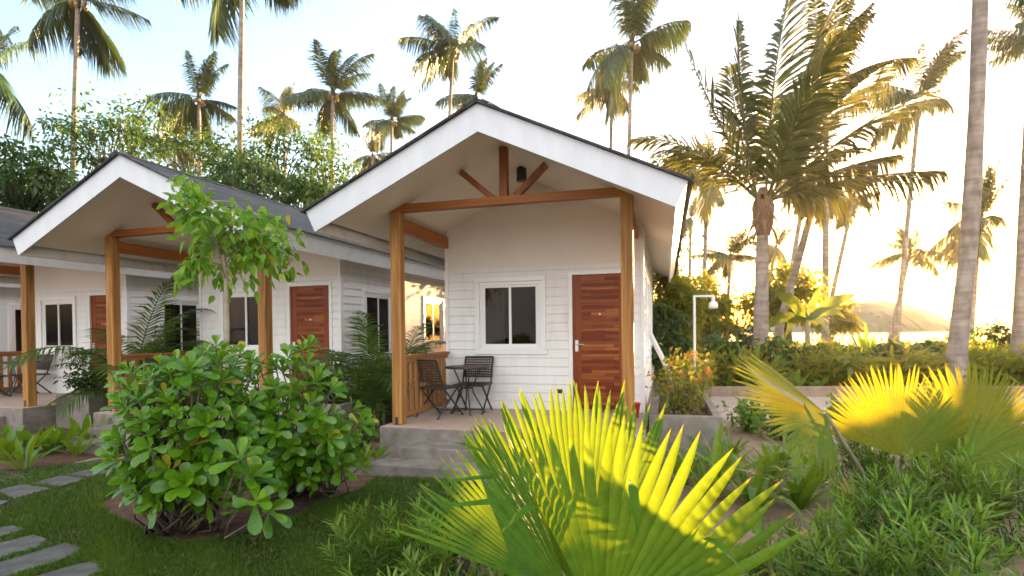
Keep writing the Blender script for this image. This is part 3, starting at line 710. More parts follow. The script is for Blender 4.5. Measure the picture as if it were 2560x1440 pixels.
def palm(cpx, low, depth, rpx, label, variant=0, rot=0.0, golden=False, rad=.15, mids=(), mesh=None, ldepth=None, flare=1.5):
    top = at(cpx[0], cpx[1], depth); l = at(low[0], low[1], ldepth or depth)
    pts = [top] + [at(u, v, depth) for u, v in mids] + [l]
    d = (pts[-1] - pts[-2]); k = pts[-1].z / max(-d.z, .05)
    if pts[-1].z > .05: pts.append(Vector((pts[-1].x + d.x * k * .85, pts[-1].y + d.y * k, -.1)))
    base = pts[-1].copy(); base.z = 0
    pts = [p - base for p in reversed(pts)]
    # smooth resample
    ns = 26; out = []
    cum = [0]
    for a, b in zip(pts, pts[1:]): cum.append(cum[-1] + (b - a).length)
    for i in range(ns + 1):
        s = cum[-1] * i / ns
        j = max(q for q in range(len(cum) - 1) if cum[q] <= s + 1e-9); t = (s - cum[j]) / max(cum[j+1] - cum[j], 1e-6)
        out.append(pts[j].lerp(pts[j+1], min(t, 1)))
    for _ in range(3): out = [out[0]] + [(out[i-1] + out[i] * 2 + out[i+1]) / 4 for i in range(1, ns)] + [out[-1]]
    root = empty('coconut_palm', base, 0, label, 'palm tree', PALMG)
    rr = [rad * (1 + (flare - 1) * max(0, 1 - i / ns * 9)) * (1 - .35 * i / ns) * (1 + .03 * math.sin(i * 7.1)) for i in range(ns + 1)]
    MB().tube(out, rr, 9).build('trunk', M['trunk'], root, smooth=True)
    me = mesh or (CROWNS_Y if golden else CROWNS)[variant % 5]
    c = bpy.data.objects.new('crown', me); col.objects.link(c); c.parent = root
    c.location = out[-1] + Vector((0, 0, .15)); s = rpx / FPX * depth / 3.6; c.scale = (s * (1 + .08 * math.sin(depth * 3.3)), s, s * (1 + .14 * math.sin(depth * 1.7))); c.rotation_euler = (0, 0, rot)
    if variant in (0, 2, 3, 4) and mesh is None:
        q = bpy.data.objects.new('coconut_cluster', nutm); col.objects.link(q); q.parent = root; q.location = c.location; q.scale = (s, s, s); q.rotation_euler = (0, 0, rot)
    return root
PAL = [
 ((195, -2), (180, 480), 30, 172, 'tall coconut palm whose crown meets the top edge above the far cottage', 0, .3, False),
 ((-50, 175), (-62, 560), 30, 185, 'coconut palm mostly out of the picture, only its drooping fronds showing beside the blue sky', 1, 2.9, False),
 ((607, -150), (600, 340), 27, 215, 'bare grey palm trunk rising behind the middle cottage, crown cut off above', 2, .4, False),
 ((497, 245), (500, 440), 46, 118, 'coconut palm with ragged round crown between two taller bare trunks', 3, 1.0, False),
 ((832, 232), (830, 370), 48, 128, 'coconut palm with windswept bushy crown above the light bamboo trees', 4, .2, False),
 ((710, 285), (712, 420), 54, 100, 'paler coconut palm half sunk in the trees behind the middle roof', 0, 2.0, True),
 ((437, 350), (438, 440), 50, 92, 'short upright palm poking out of the trees behind the middle gable', 1, 1.2, True),
 ((980, 300), (978, 385), 58, 92, 'small distant palm standing clear in the gap beside the closest roof', 2, .6, False),
 ((932, 388), (930, 430), 66, 66, 'tiny distant palm crown just over the slope of the closest roof', 3, 0, True),
 ((1132, 125), (1123, 300), 40, 150, 'tall coconut palm directly behind the roof peak of the closest cottage', 4, 1.9, False),
 ((1190, 240), (1188, 300), 50, 105, 'low palm crown peeping over the ridge of the closest cottage', 1, .8, False),
 ((1580, 105), (1572, 390), 38, 165, 'tallest palm of the pair rising over the closest roof slope', 2, 0.2, False),
 ((1530, 218), (1527, 370), 45, 112, 'shorter golden palm of the pair rising over the closest roof slope', 3, 2.2, True),
 ((2066, 215), (2063, 840), 26, 215, 'tall palm directly behind the big windswept coconut palm', 2, .1, True),
 ((2300, 238), (2240, 850), 34, 145, 'slender curved palm standing alone against the bright sky', 4, .5, False),
 ((2452, 545), (2424, 880), 38, 135, 'dark sunlit palm partly hidden behind the thick leaning trunk', 0, .9, True),
 ((2275, 630), (2222, 860), 40, 98, 'small glowing palm beside the slender curved trunk over the water', 1, 2.4, True),
 ((2135, 492), (2080, 740), 36, 110, 'thin slanting palm between the big palm and the slender curved one', 3, .3, True),
 ((1768, 445), (1760, 720), 38, 118, 'thin straight palm next to the eave of the closest cottage', 2, 1.7, True),
 ((1826, 640), (1816, 820), 44, 92, 'short hazy palm between the lamp post and the big palm', 4, .4, True),
 ((1940, 618), (1908, 780), 48, 74, 'small distant palm just past the big palm trunk', 1, 1.1, True),
 ((2612, 95), (2600, 500), 30, 155, 'palm beyond the picture corner with only a few fronds showing', 2, 2.6, False),
 ((1727, 548), (1724, 700), 56, 62, 'far thin palm against the sky close to the eave end', 3, 1.2, False),
 ((2045, 470), (1932, 880), 20, 95, 'strongly leaning thin palm trunk crossing in front of the water', 0, .2, True),
 ((2012, 470), (1965, 760), 30, 90, 'very thin leaning palm beside the tall straight one', 4, 2.0, True),
]
for i, (c, l, d, r, lab, v, rot, g) in enumerate(PAL):
    palm(c, l, d, r, lab, v, rot, g, rad=.17 if d < 45 else .2)
palm((2460, -420), (2392, 880), 14, 320, 'thick bare leaning palm trunk in front of the setting sun, crown out of view', 0, .3, False, rad=.215, mids=((2451, 0), (2441, 300), (2424, 600)), flare=1.25)
palm((2600, -200), (2548, 860), 16, 250, 'palm trunk cut by the picture edge beside the sun', 2, 1.3, False, rad=.19)
# the big young palm: own crown, swept by the wind
big = LF()
spec = [  # azimuth (0 = to the picture's +x), elevation, length, droop
    (172, 44, 4.0, 1.35), (165, 64, 4.7, .35), (140, 80, 5.0, .05), (40, 84, 5.6, .05), (20, 70, 5.2, .25), (-25, 76, 5.2, .25), (8, 54, 5.0, .45), (-15, 40, 4.8, .5),
    (10, 24, 4.6, .35), (-8, 14, 4.6, .4), (25, 38, 4.4, .8), (-75, 62, 4.0, .6), (200, 34, 3.6, 1.2), (110, 70, 4.6, .3), (30, 62, 4.9, .4)]
for k, (az, el, L, dr) in enumerate(spec):
    frond(big, (.16*math.cos(R(az)), .16*math.sin(R(az)), -.01*k), R(az), R(el), L * .98, 66, dr * .8, (.38, 0, .06), .056, 1.2, 3, .35 if el > 30 else .6)
fib = LF()
fib.tube([(0, 0, -1.2), (0, 0, -.8), (0, 0, -.3), (0, 0, .30)], [.20, .30, .34, .12], 10, .95)
for k in range(34):                            # old leaf bases hanging round the crown
    a = k * 2.4; fib.leaves([(.28*math.cos(a), .28*math.sin(a), .1 - .03*k)], [(math.cos(a), math.sin(a), 1.2 - .07*k)], [(0, 0, 1)], .6, .11, [(0, 1), (.5, .7), (1, .2)], bend=.5, rnd=.95)
bm = big.mesh('crown'); bm.materials.append(M['palmy'])
fm = fib.mesh('crown_fibre'); fm.materials.append(M['fibre'])
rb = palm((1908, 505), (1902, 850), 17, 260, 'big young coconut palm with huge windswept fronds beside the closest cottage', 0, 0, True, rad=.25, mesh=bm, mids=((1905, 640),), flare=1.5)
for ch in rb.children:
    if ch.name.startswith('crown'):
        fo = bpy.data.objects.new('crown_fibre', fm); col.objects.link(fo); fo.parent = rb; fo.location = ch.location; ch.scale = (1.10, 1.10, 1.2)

# ---- broad-leaved trees
LEAF = [(0, .25), (.35, 1), (.75, .75), (1, .05)]
def tree(name, c, r, depth, label, mat, nclump=40, per=55, leaf=.2, seed=1, cat='tree', group='trees behind the cottages', droop=.35, trunk_r=.12, dscale=1.0, base=None):
    global RG
    keep = RG; RG = np.random.default_rng(seed)
    C = at(c[0], c[1], depth); rx = r[0] / FPX * depth; rz = r[1] / FPX * depth; ry = rx * dscale
    b = Vector((C.x, C.y, 0)) if base is None else base
    root = empty(name, b, 0, label, cat, group)
    lf = LF(); tw = MB(); top = C - b
    tw.tube([(0, 0, -.1), (.1, 0, top.z * .4), (top.x * .7, top.y * .7, max(top.z - rz * .5, .3))], [trunk_r, trunk_r * .8, trunk_r * .45], 7)
    for k in range(nclump):
        q = RG.normal(0, 1, 3); q /= np.linalg.norm(q); q *= RG.uniform(.35, 1.0) ** .6
        q *= 1 + .25 * math.sin(3 * math.atan2(q[2], q[0]) + seed)
        ctr = np.array(top) + q * (rx, ry, rz)
        if ctr[2] < .25: ctr[2] = .25 + RG.random() * .3
        cr = min(rx, rz) * RG.uniform(.14, .30)
        pos = ctr + RG.normal(0, 1, (per, 3)) * cr * (1, 1, .65)
        D = nrm(nrm(pos - ctr) + RG.normal(0, .5, (per, 3)) + (0, 0, -droop))
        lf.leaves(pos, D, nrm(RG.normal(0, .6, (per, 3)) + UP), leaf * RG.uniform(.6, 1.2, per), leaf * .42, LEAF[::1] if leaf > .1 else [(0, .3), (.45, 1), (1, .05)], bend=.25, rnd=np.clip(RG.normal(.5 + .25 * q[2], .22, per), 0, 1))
        if k % 2 == 0:
            s = np.array([top.x * .7, top.y * .7, max(top.z - rz * .5, .3)])
            tw.tube([s * .9, (s + ctr) / 2 + (0, 0, .1 * rz), ctr], [trunk_r * .35, trunk_r * .22, .008], 5)
    tw.build('trunk', M['bark'], root, smooth=True); lf.build('crown', mat, root)
    RG = keep; return root
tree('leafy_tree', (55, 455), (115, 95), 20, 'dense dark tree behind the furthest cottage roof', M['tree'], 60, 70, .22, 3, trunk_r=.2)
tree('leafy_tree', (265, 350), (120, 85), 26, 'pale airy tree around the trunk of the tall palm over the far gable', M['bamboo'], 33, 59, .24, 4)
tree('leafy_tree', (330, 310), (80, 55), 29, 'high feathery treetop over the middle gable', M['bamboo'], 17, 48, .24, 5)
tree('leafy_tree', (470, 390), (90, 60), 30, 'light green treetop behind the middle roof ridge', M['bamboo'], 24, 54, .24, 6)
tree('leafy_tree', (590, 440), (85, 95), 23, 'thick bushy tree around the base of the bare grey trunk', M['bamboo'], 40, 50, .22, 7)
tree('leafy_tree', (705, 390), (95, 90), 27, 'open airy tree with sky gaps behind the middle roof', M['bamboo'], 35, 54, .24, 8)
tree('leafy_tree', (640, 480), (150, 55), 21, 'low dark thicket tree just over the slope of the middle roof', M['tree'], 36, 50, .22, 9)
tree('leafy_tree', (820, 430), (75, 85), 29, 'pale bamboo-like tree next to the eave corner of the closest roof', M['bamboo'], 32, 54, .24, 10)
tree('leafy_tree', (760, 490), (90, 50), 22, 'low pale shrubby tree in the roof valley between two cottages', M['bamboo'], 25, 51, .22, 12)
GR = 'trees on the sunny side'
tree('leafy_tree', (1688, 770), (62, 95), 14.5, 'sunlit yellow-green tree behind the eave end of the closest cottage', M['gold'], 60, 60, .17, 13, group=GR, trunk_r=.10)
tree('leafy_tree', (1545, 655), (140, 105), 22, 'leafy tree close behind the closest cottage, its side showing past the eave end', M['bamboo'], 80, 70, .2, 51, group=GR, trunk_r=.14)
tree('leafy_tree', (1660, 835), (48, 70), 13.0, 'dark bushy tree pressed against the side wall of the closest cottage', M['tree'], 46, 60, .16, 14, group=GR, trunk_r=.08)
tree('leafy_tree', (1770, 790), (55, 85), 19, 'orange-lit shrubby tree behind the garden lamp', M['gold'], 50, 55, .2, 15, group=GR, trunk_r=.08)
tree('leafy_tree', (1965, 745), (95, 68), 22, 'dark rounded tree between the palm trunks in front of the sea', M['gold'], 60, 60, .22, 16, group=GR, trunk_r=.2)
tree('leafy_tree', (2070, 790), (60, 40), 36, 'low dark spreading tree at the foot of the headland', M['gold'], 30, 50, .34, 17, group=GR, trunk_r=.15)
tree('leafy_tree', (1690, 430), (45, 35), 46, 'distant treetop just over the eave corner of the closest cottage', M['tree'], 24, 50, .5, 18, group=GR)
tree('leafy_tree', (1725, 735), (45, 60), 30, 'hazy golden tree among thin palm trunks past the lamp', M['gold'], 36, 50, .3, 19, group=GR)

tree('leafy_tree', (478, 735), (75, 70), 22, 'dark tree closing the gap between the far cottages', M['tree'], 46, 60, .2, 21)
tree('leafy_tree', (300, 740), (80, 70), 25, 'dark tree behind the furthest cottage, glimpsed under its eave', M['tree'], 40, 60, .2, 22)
GS = 'shrubs behind the kerb'
for c_, r_, d_, lab_, m_, s_ in [((2492, 852), (62, 34), 19, 'rounded dark shrub on the skyline next to the trunk at the picture edge', 'tree', 41), ((1868, 850), (42, 50), 19, 'green shrub beside the big palm base', 'tree', 42), ((2322, 880), (55, 30), 16.5, 'low green shrub between the slender trunk and the thick trunk', 'bamboo', 43),
                                 ((2085, 885), (55, 28), 16, 'low green shrub in front of the tall straight trunk', 'bamboo', 44), ((1950, 880), (40, 36), 15.5, 'leafy shrub at the foot of the leaning trunk', 'bamboo', 45), ((1805, 880), (40, 45), 15.8, 'yellow-green shrub just past the lamp pole', 'bamboo', 46), ((2215, 885), (40, 30), 15.4, 'small green shrub under the spiky rosette', 'tree', 47)]:
    tree('leafy_shrub', c_, r_, d_, lab_, M[m_], 26, 45, .16, s_, 'shrub', GS, trunk_r=.05)
# ---- young tree in the front bed
M['palebark'] = noisy('pale_young_bark', [(.3, (.24, .20, .14)), (.7, (.38, .33, .25))], nscale=14, rough=.9, bstr=.4)
def young_tree():
    D = 5.8
    b = at(566, 1230, D); b.z = 0
    root = empty('young_tree', b, 0, 'slender young tree with bright drooping leaves in front of the middle cottage', 'tree')
    tr = MB(); lf = LF()
    tk = [at(566, 1230, D) - b, at(563, 1000, D) - b, at(568, 820, D) - b, at(566, 720, D) - b, at(560, 640, D) - b, at(552, 560, D) - b, at(505, 500, D) - b, at(480, 450, D) - b]
    tk[0].z = -.05
    tr.tube(tk, [.034, .030, .026, .023, .018, .013, .008, .004], 8)
    tg = [(430, 505), (482, 455), (470, 480), (450, 570), (520, 545), (562, 520), (600, 540), (650, 545), (690, 570), (735, 600), (745, 655), (700, 660), (650, 630), (590, 610), (530, 620), (480, 625), (445, 690), (480, 690), (610, 680), (640, 700), (550, 720), (500, 500), (440, 540), (560, 580), (620, 590), (690, 615), (660, 680), (730, 690), (520, 660), (690, 545), (470, 530), (440, 465)]
    for k, (u, v) in enumerate(tg):
        e = at(u + RG.normal(0, 6), v + RG.normal(0, 6), D + RG.uniform(-.4, .4)) - b
        s = tk[3 + k % 4].lerp(tk[4 + min(k % 4, 2)], RG.random()) if k % 3 else tk[4]
        mid = s.lerp(e, .55) + Vector((0, 0, .10)); tr.tube([s, mid, e], [.007, .005, .002], 5)
        n = 26; t = RG.uniform(.45, 1.05, n)
        pos = np.array([list(mid.lerp(e, (q - .45) / .55)) for q in t]) + RG.normal(0, .06, (n, 3))
        out = nrm(pos - np.array(s)) * .45
        Dd = nrm(out + RG.normal(0, .45, (n, 3)) + (0, 0, -.5))
        lf.leaves(pos, Dd, nrm(RG.normal(0, .5, (n, 3)) + (0.1, -.6, .6)), RG.uniform(.075, .125, n), RG.uniform(.048, .066, n), [(0, .15), (.2, .8), (.45, 1), (.75, .6), (1, .03)], bend=.25, fold=.18)
    tr.build('trunk', M['palebark'], root, smooth=True); lf.build('crown', M['ficus'], root)
young_tree()

# ---- big glossy shrubs with leaf rosettes
OBO = [(0, .12), (.3, .38), (.6, .85), (.82, 1.0), (.95, .7), (1.0, .25)]
def rosette_bush(c, size, depth, label, n, seed, base_px, leaf=.172, zmin=.25):
    global RG
    keep = RG; RG = np.random.default_rng(seed)
    C = at(c[0], c[1], depth); rx, rz = size[0] / FPX * depth, size[1] / FPX * depth
    b = ground(*base_px); root = empty('glossy_shrub', b, 0, label, 'shrub', 'glossy rosette shrubs in the front bed')
    lf = LF(); st = MB(); C = C - b; placed = []
    stems = [Vector((RG.normal(0, .10), RG.normal(0, .08), -.03)) for _ in range(6)]
    tries = 0
    while len(placed) < n and tries < 6000:
        tries += 1
        q = RG.normal(0, 1, 3); q /= np.linalg.norm(q)
        if q[1] > .55: continue
        q *= (RG.uniform(.82, 1.0) if RG.random() < .75 else RG.uniform(.35, .8)) * (1 + .14 * math.sin(5 * math.atan2(q[0], q[2]) + seed) + .10 * math.sin(9 * math.atan2(q[0], q[2]) + 2 * seed))
        p = np.array(C) + q * (rx, rx * .8, rz)
        if p[2] < zmin or any(np.linalg.norm(p - o) < leaf * .66 for o in placed): continue
        placed.append(p)
        ax = nrm(q * (1, 1, .7) + np.array([0, -.22, .75]) + RG.normal(0, .18, 3))
        m = int(RG.integers(6, 14)); leafs = leaf * RG.choice([.62, .8, 1.0, 1.0, 1.12]); a = np.arange(m) * 2.39996 + RG.random() * 6; f = (np.arange(m) + .5) / m
        e1 = nrm(np.cross(ax, [.31, .2, .9])); e2 = np.cross(ax, e1)
        rad = np.cos(a)[:, None] * e1 + np.sin(a)[:, None] * e2
        tilt = R(88) - R(62) * (1 - f) ** 1.2 if False else R(14) + R(66) * (1 - f) ** .8
        Dv = rad * np.sin(tilt)[:, None] + ax * np.cos(tilt)[:, None]
        Nv = ax * np.sin(tilt)[:, None] - rad * np.cos(tilt)[:, None]
        l = leafs * (1.0 - .35 * f) * RG.uniform(.85, 1.1, m)
        pos = p + ax * (f * .05)[:, None] - ax * .02
        lf.leaves(pos, Dv, Nv, l, l * RG.uniform(.40, .48, m), OBO, bend=.16 * (1 - f) + .05, fold=.12, rnd=np.where(RG.random(m) < .02, .99, np.clip(.2 + .45 * f + RG.normal(0, .16, m), 0, .88)))
        s = stems[len(placed) % 6]; e = Vector(p)
        mid = s.lerp(e, .45) + Vector((0, 0, -.05)) + Vector(RG.normal(0, .05, 3))
        st.tube([s, mid, e], [.012, .009, .006], 5)
    st.build('stem', M['bark'], root, smooth=True); lf.build('foliage', M['naupaka'], root)
    RG = keep
rosette_bush((475, 1085), (165, 205), 4.35, 'big glossy shrub with broad leaf rosettes closest to the stepping stones', 150, 5, (470, 1325), zmin=.34)
rosette_bush((725, 1050), (165, 162), 4.95, 'wide glossy shrub with leaf rosettes between the steps and the taller shrub', 130, 6, (730, 1235), zmin=.36)
rosette_bush((600, 1235), (95, 110), 3.95, 'low glossy shrub with a drooping leaf rosette at the front of the bed', 7, 9, (585, 1335), .21, .14)
rosette_bush((430, 1200), (95, 105), 4.1, 'short glossy shrub at the lawn side of the front bed', 11, 10, (400, 1330), .20, .2)
rosette_bush((800, 1140), (90, 70), 4.9, 'small glossy shrub at the end of the bed facing the cottage steps', 18, 11, (820, 1225), .19, .2)

# ---- linear strap-leaved plants
STR = [(0, .5), (.15, .9), (.4, 1), (.7, .8), (.9, .4), (1, .04)]
def strap_mesh(name, n, L, W, seed, spread=(12, 65), bend=.55, fold=.18, st=STR):
    global RG
    keep = RG; RG = np.random.default_rng(seed); lf = LF()
    a = np.arange(n) * 2.39996 + RG.random(n) * .6; f = (np.arange(n) + .5) / n
    tilt = R(spread[0]) + R(spread[1] - spread[0]) * f
    rad = np.stack([np.cos(a), np.sin(a), 0 * a], -1)
    Dv = rad * np.sin(tilt)[:, None] + UP * np.cos(tilt)[:, None]; Nv = UP * np.sin(tilt)[:, None] - rad * np.cos(tilt)[:, None]
    stt = [(t, np.interp(t, [q[0] for q in st], [q[1] for q in st])) for t in np.linspace(0, 1, 9)]
    lf.leaves(rad * .02, Dv, Nv, L * RG.uniform(.7, 1.15, n), W * RG.uniform(.8, 1.2, n), stt, bend=bend * RG.uniform(.3, 1.4, n), fold=fold)
    m = lf.mesh(name); RG = keep; return m
SM = [strap_mesh('strap_plant', 16, .62, .055, 60 + k, (6, 58)) for k in range(3)]
BM = [strap_mesh('broad_plant', 11, .42, .075, 70 + k, (8, 55), .35, .15, [(0, .15), (.2, .25), (.45, 1), (.75, .8), (1, .03)]) for k in range(3)]
AG = [strap_mesh('spiky_plant', 30, .9, .075, 80 + k, (3, 80), .15) for k in range(2)]
for m in SM: m.materials.append(M['strap'])
for m in BM: m.materials.append(M['strap'])
for m in AG: m.materials.append(M['strap'])
def plant(name, mesh, p, s, label, cat, group=None, rz=None):
    o = bpy.data.objects.new(name, mesh); col.objects.link(o); o.location = p; o.scale = (s, s, s)
    o.rotation_euler = (0, 0, RG.uniform(0, 6.28) if rz is None else rz)
    return tag(o, label, cat, group)
for k, (u, v, s, lab) in enumerate([
    (1775, 1248, 1.5, 'strappy lily clump next to the fan palm tips in front of the planter'),
    (1885, 1268, 1.55, 'tall strappy lily clump with one arching bent leaf, middle of the bare soil'),
    (2000, 1272, 1.5, 'strappy lily clump beside the narrow-leaved bushes'),
    (1705, 1215, 1.2, 'strappy lily clump half hidden behind the big fan leaf against the planter'),
    (1960, 1170, 1.1, 'small lily clump behind the row near the second fan palm'),
    (1930, 1205, 1.3, 'strappy lily clump in the second row just behind the bare soil'), (2050, 1215, 1.3, 'strappy lily clump at the foot of the raised fan leaf stalk'), (1805, 1185, 1.2, 'strappy lily clump in front of the planter side'),
    (1830, 1150, .9, 'low lily clump at the planter corner')]):
    plant('lily_plant', SM[k % 3], ground(u, v), s, lab, 'plant', 'strappy lilies in the sandy bed')
for k, (u, v, s, lab) in enumerate([
    (15, 1150, 1.65, 'broad-leaved ginger plant at the picture edge under the far cottage post'),
    (75, 1140, 1.50, 'ginger plant in front of the far porch slab'),
    (60, 1175, 1.27, 'low ginger plant at the front of the mulch strip'),
    (120, 1135, 1.50, 'ginger plant in front of the grey planter corner'),
    (165, 1128, 1.58, 'tallest ginger plant under the grey planter'),
    (212, 1112, 1.35, 'ginger plant beside the middle cottage steps'),
    (190, 1142, 1.20, 'yellowish ginger plant leaning over the mulch'),
    (25, 1120, 1.35, 'ginger plant touching the far porch slab')]):
    plant('ginger_plant', BM[k % 3], ground(u, v), s, lab, 'plant', 'ginger plants along the mulch strip')
for k, (u, v, s, lab) in enumerate([(905, 1180, 1.15, 'upright leafy plant beside the lowest cottage step'), (935, 1168, 1.0, 'small leafy plant touching the concrete step'), (885, 1150, 1.3, 'taller leafy plant between the glossy shrub and the porch'), (860, 1110, 1.2, 'leafy plant in the gap under the areca palm')]):
    plant('heliconia_plant', BM[(k + 1) % 3], ground(u, v), s, lab, 'plant', 'leafy plants beside the steps')
# planting beyond the kerb
und = [(1660, 925, 15), (1700, 940, 14.4), (1725, 915, 16), (1765, 930, 15), (1800, 905, 17), (1820, 935, 14.6), (1850, 915, 16), (1880, 935, 14.5), (1905, 905, 18), (1935, 930, 15), (1965, 910, 17), (1990, 935, 14.4), (2020, 915, 16.5), (2045, 938, 14.2), (2075, 905, 18), (2100, 930, 15), (2150, 920, 16), (2190, 935, 14.6), (2235, 912, 17), (2280, 930, 15), (2330, 915, 16.4), (2375, 935, 14.4), (2430, 915, 16.5), (2480, 930, 15), (2530, 915, 16)]
spots = ['under the eave end', 'behind the flowering planter', 'beside the lamp pole', 'past the lamp pole', 'before the thin trunks', 'at the kerb near the lamp', 'under the big palm', 'at the kerb below the big palm', 'beside the big palm base', 'by the leaning trunk foot', 'past the leaning trunk', 'at the kerb past the leaning trunk', 'under the banana plant', 'at the kerb under the banana plant', 'below the far water', 'at the kerb end of the raised fan leaf', 'behind the pale fan leaf', 'in front of the tall spiky rosette', 'below the headland', 'between the curved trunk and the kerb', 'next to the curved trunk', 'over the middle fan leaf', 'beside the thick trunk', 'over the golden fan leaf', 'at the sunny picture edge']
for k, ((u, v, d), w) in enumerate(zip(und, spots)):
    p = at(u, v, d); p.z = 0
    plant('understory_plant', (SM + BM + AG)[k % 8], p, RG.uniform(1.5, 2.5) if k % 8 < 6 else 1.6, 'backlit leafy plant ' + w, 'plant', 'backlit planting beyond the kerb')
plant('spiky_rosette', AG[0], at(2170, 905, 17) * 1, 1.75, 'tall spiky rosette plant silhouetted against the bright water', 'plant').location.z = .25
# dense low greenery that reads as one mass behind
def undergrowth():
    lf = LF(); nc = 560
    cd = np.where(np.arange(nc) < 210, RG.uniform(14.3, 17.5, nc), 14.3 + 22 * RG.random(nc) ** 1.1); cx = (RG.uniform(1540, 2800, nc) - 1280) / FPX * cd
    for x, d in zip(cx, cd):
        hgt = (RG.uniform(.7, 1.2) if d < 17.5 else RG.uniform(.4, .95)) * (1.2 if RG.random() < .12 else 1); r = RG.uniform(.3, .8); n = int(RG.uniform(40, 95))
        big = RG.random() < .45
        a = RG.random(n) * 6.28; q = RG.random(n) ** .7
        pos = np.stack([x + np.cos(a) * r * q * .8, d + np.sin(a) * r * q * .8, hgt * RG.random(n) * (.75 if big else 1)], -1)
        D = nrm(np.stack([np.cos(a) * q, np.sin(a) * q, RG.uniform(.1, 1.1, n)], -1) + RG.normal(0, .3, (n, 3)))
        L = RG.uniform(.35, .8, n) if big else RG.uniform(.10, .26, n)
        lf.leaves(pos, D, nrm(RG.normal(0, .5, (n, 3)) + (0, -.3, .7)), L, L * (RG.uniform(.08, .2) if big else .4), [(0, .4), (.4, 1), (.75, .7), (1, .05)], bend=.4 if big else .2)
    return kind(lf.build('undergrowth', M['gold']), 'stuff')
undergrowth()

# ---- narrow-leaved bushes (whorls of slim leaves on upright shoots)
def needle_mesh(seed, shoots, H, spread, nl=36, ll=.12, lw=.0125):
    global RG
    keep = RG; RG = np.random.default_rng(seed); lf = LF()
    for k in range(shoots):
        a = RG.random() * 6.28; r = spread * RG.random() ** .6; b = np.array([math.cos(a) * r * .35, math.sin(a) * r * .35, 0])
        e = np.array([math.cos(a) * r, math.sin(a) * r, H * RG.uniform(.55, 1.05) * (1 - .25 * (r / spread) ** 2)])
        m1 = (b + e) / 2 + (0, 0, -.04)
        lf.tube([b, m1, e], [.006, .004, .002], 4, .05)
        t = np.sort(RG.uniform(.35, 1.0, nl)); P = m1 + (e - m1) * ((t - .35) / .65)[:, None]
        ax = nrm(e - m1); e1 = nrm(np.cross(ax, [.3, .9, .1])); e2 = np.cross(ax, e1)
        an = np.arange(nl) * 2.39996; rad = np.cos(an)[:, None] * e1 + np.sin(an)[:, None] * e2
        tilt = R(30) + R(52) * (1 - t) ** .7 + RG.normal(0, .16, nl)
        Dv = rad * np.sin(tilt)[:, None] + ax * np.cos(tilt)[:, None]; Nv = ax * np.sin(tilt)[:, None] - rad * np.cos(tilt)[:, None]
        tone = np.clip(RG.normal(.35, .15) + .4 * t ** 3, 0, 1)
        lf.leaves(P, Dv, Nv, ll * RG.uniform(.7, 1.2, nl), lw, [(0, .5), (.3, 1), (.75, .85), (1, .08)], bend=.18, rnd=tone)
    m = lf.mesh('narrow_leaf_bush'); m.materials.append(M['olive' if seed % 2 else 'needle']); RG = keep; return m
NM = [needle_mesh(90 + k, 26, .62, .44) for k in range(4)]
NB = [
    ((2160, 1250, .85), 'narrow-leaved bush at the edge of the bare soil next to the lilies'),
    ((2210, 1260, 1.15), 'narrow-leaved bush under the middle fan leaf'),
    ((2330, 1290, 1.1), 'narrow-leaved bush under the golden fan leaf'),
    ((2470, 1270, 1.05), 'narrow-leaved bush beside the pale sand at the picture edge'),
    ((2180, 1430, 1.05), 'narrow-leaved bush beyond the tips of the large fan leaf'),
    ((2290, 1420, 1.25), 'bright narrow-leaved bush with upright shoots below the orange glow'),
    ((2430, 1400, 1.25), 'tall narrow-leaved bush with feathery shoot near the picture edge'),
    ((2560, 1380, 1.2), 'narrow-leaved bush cut by the picture edge'),
    ((2080, 1590, .85), 'low narrow-leaved bush under the pointed fan leaf tips'),
    ((2200, 1640, 1.1), 'fresh green narrow-leaved bush at the bottom edge past the fan leaf'),
    ((2400, 1620, 1.15), 'fresh green narrow-leaved bush at the bottom edge below the tall shoots'),
    ((1930, 1470, .62), 'small narrow-leaved bush between soil and fan leaf tips'),
    ((1120, 1440, 1.0), 'dark narrow-leaved bush beside the large fan palm at the lawn edge'),
    ((970, 1500, .95), 'narrow-leaved bush with yellow new shoots over the lawn'),
    ((1250, 1480, .95), 'shaded narrow-leaved bush tucked under the fan palm leaf'),
    ((1080, 1640, 1.0), 'narrow-leaved bush at the bottom edge of the lawn'),
    
    ((2120, 1125, .9), 'narrow-leaved bush at the foot of the second fan palm'),
    ((2330, 1140, .95), 'narrow-leaved bush between the second fan palm and the sand'),
    ((2480, 1150, .85), 'sparse bush beside the open sand near the picture edge'),
    
    
    
]
for k, ((u, v, s), lab) in enumerate(NB):
    plant('narrow_leaf_bush', NM[k % 4], ground(u, v), s, lab, 'bush', 'narrow-leaved bushes')

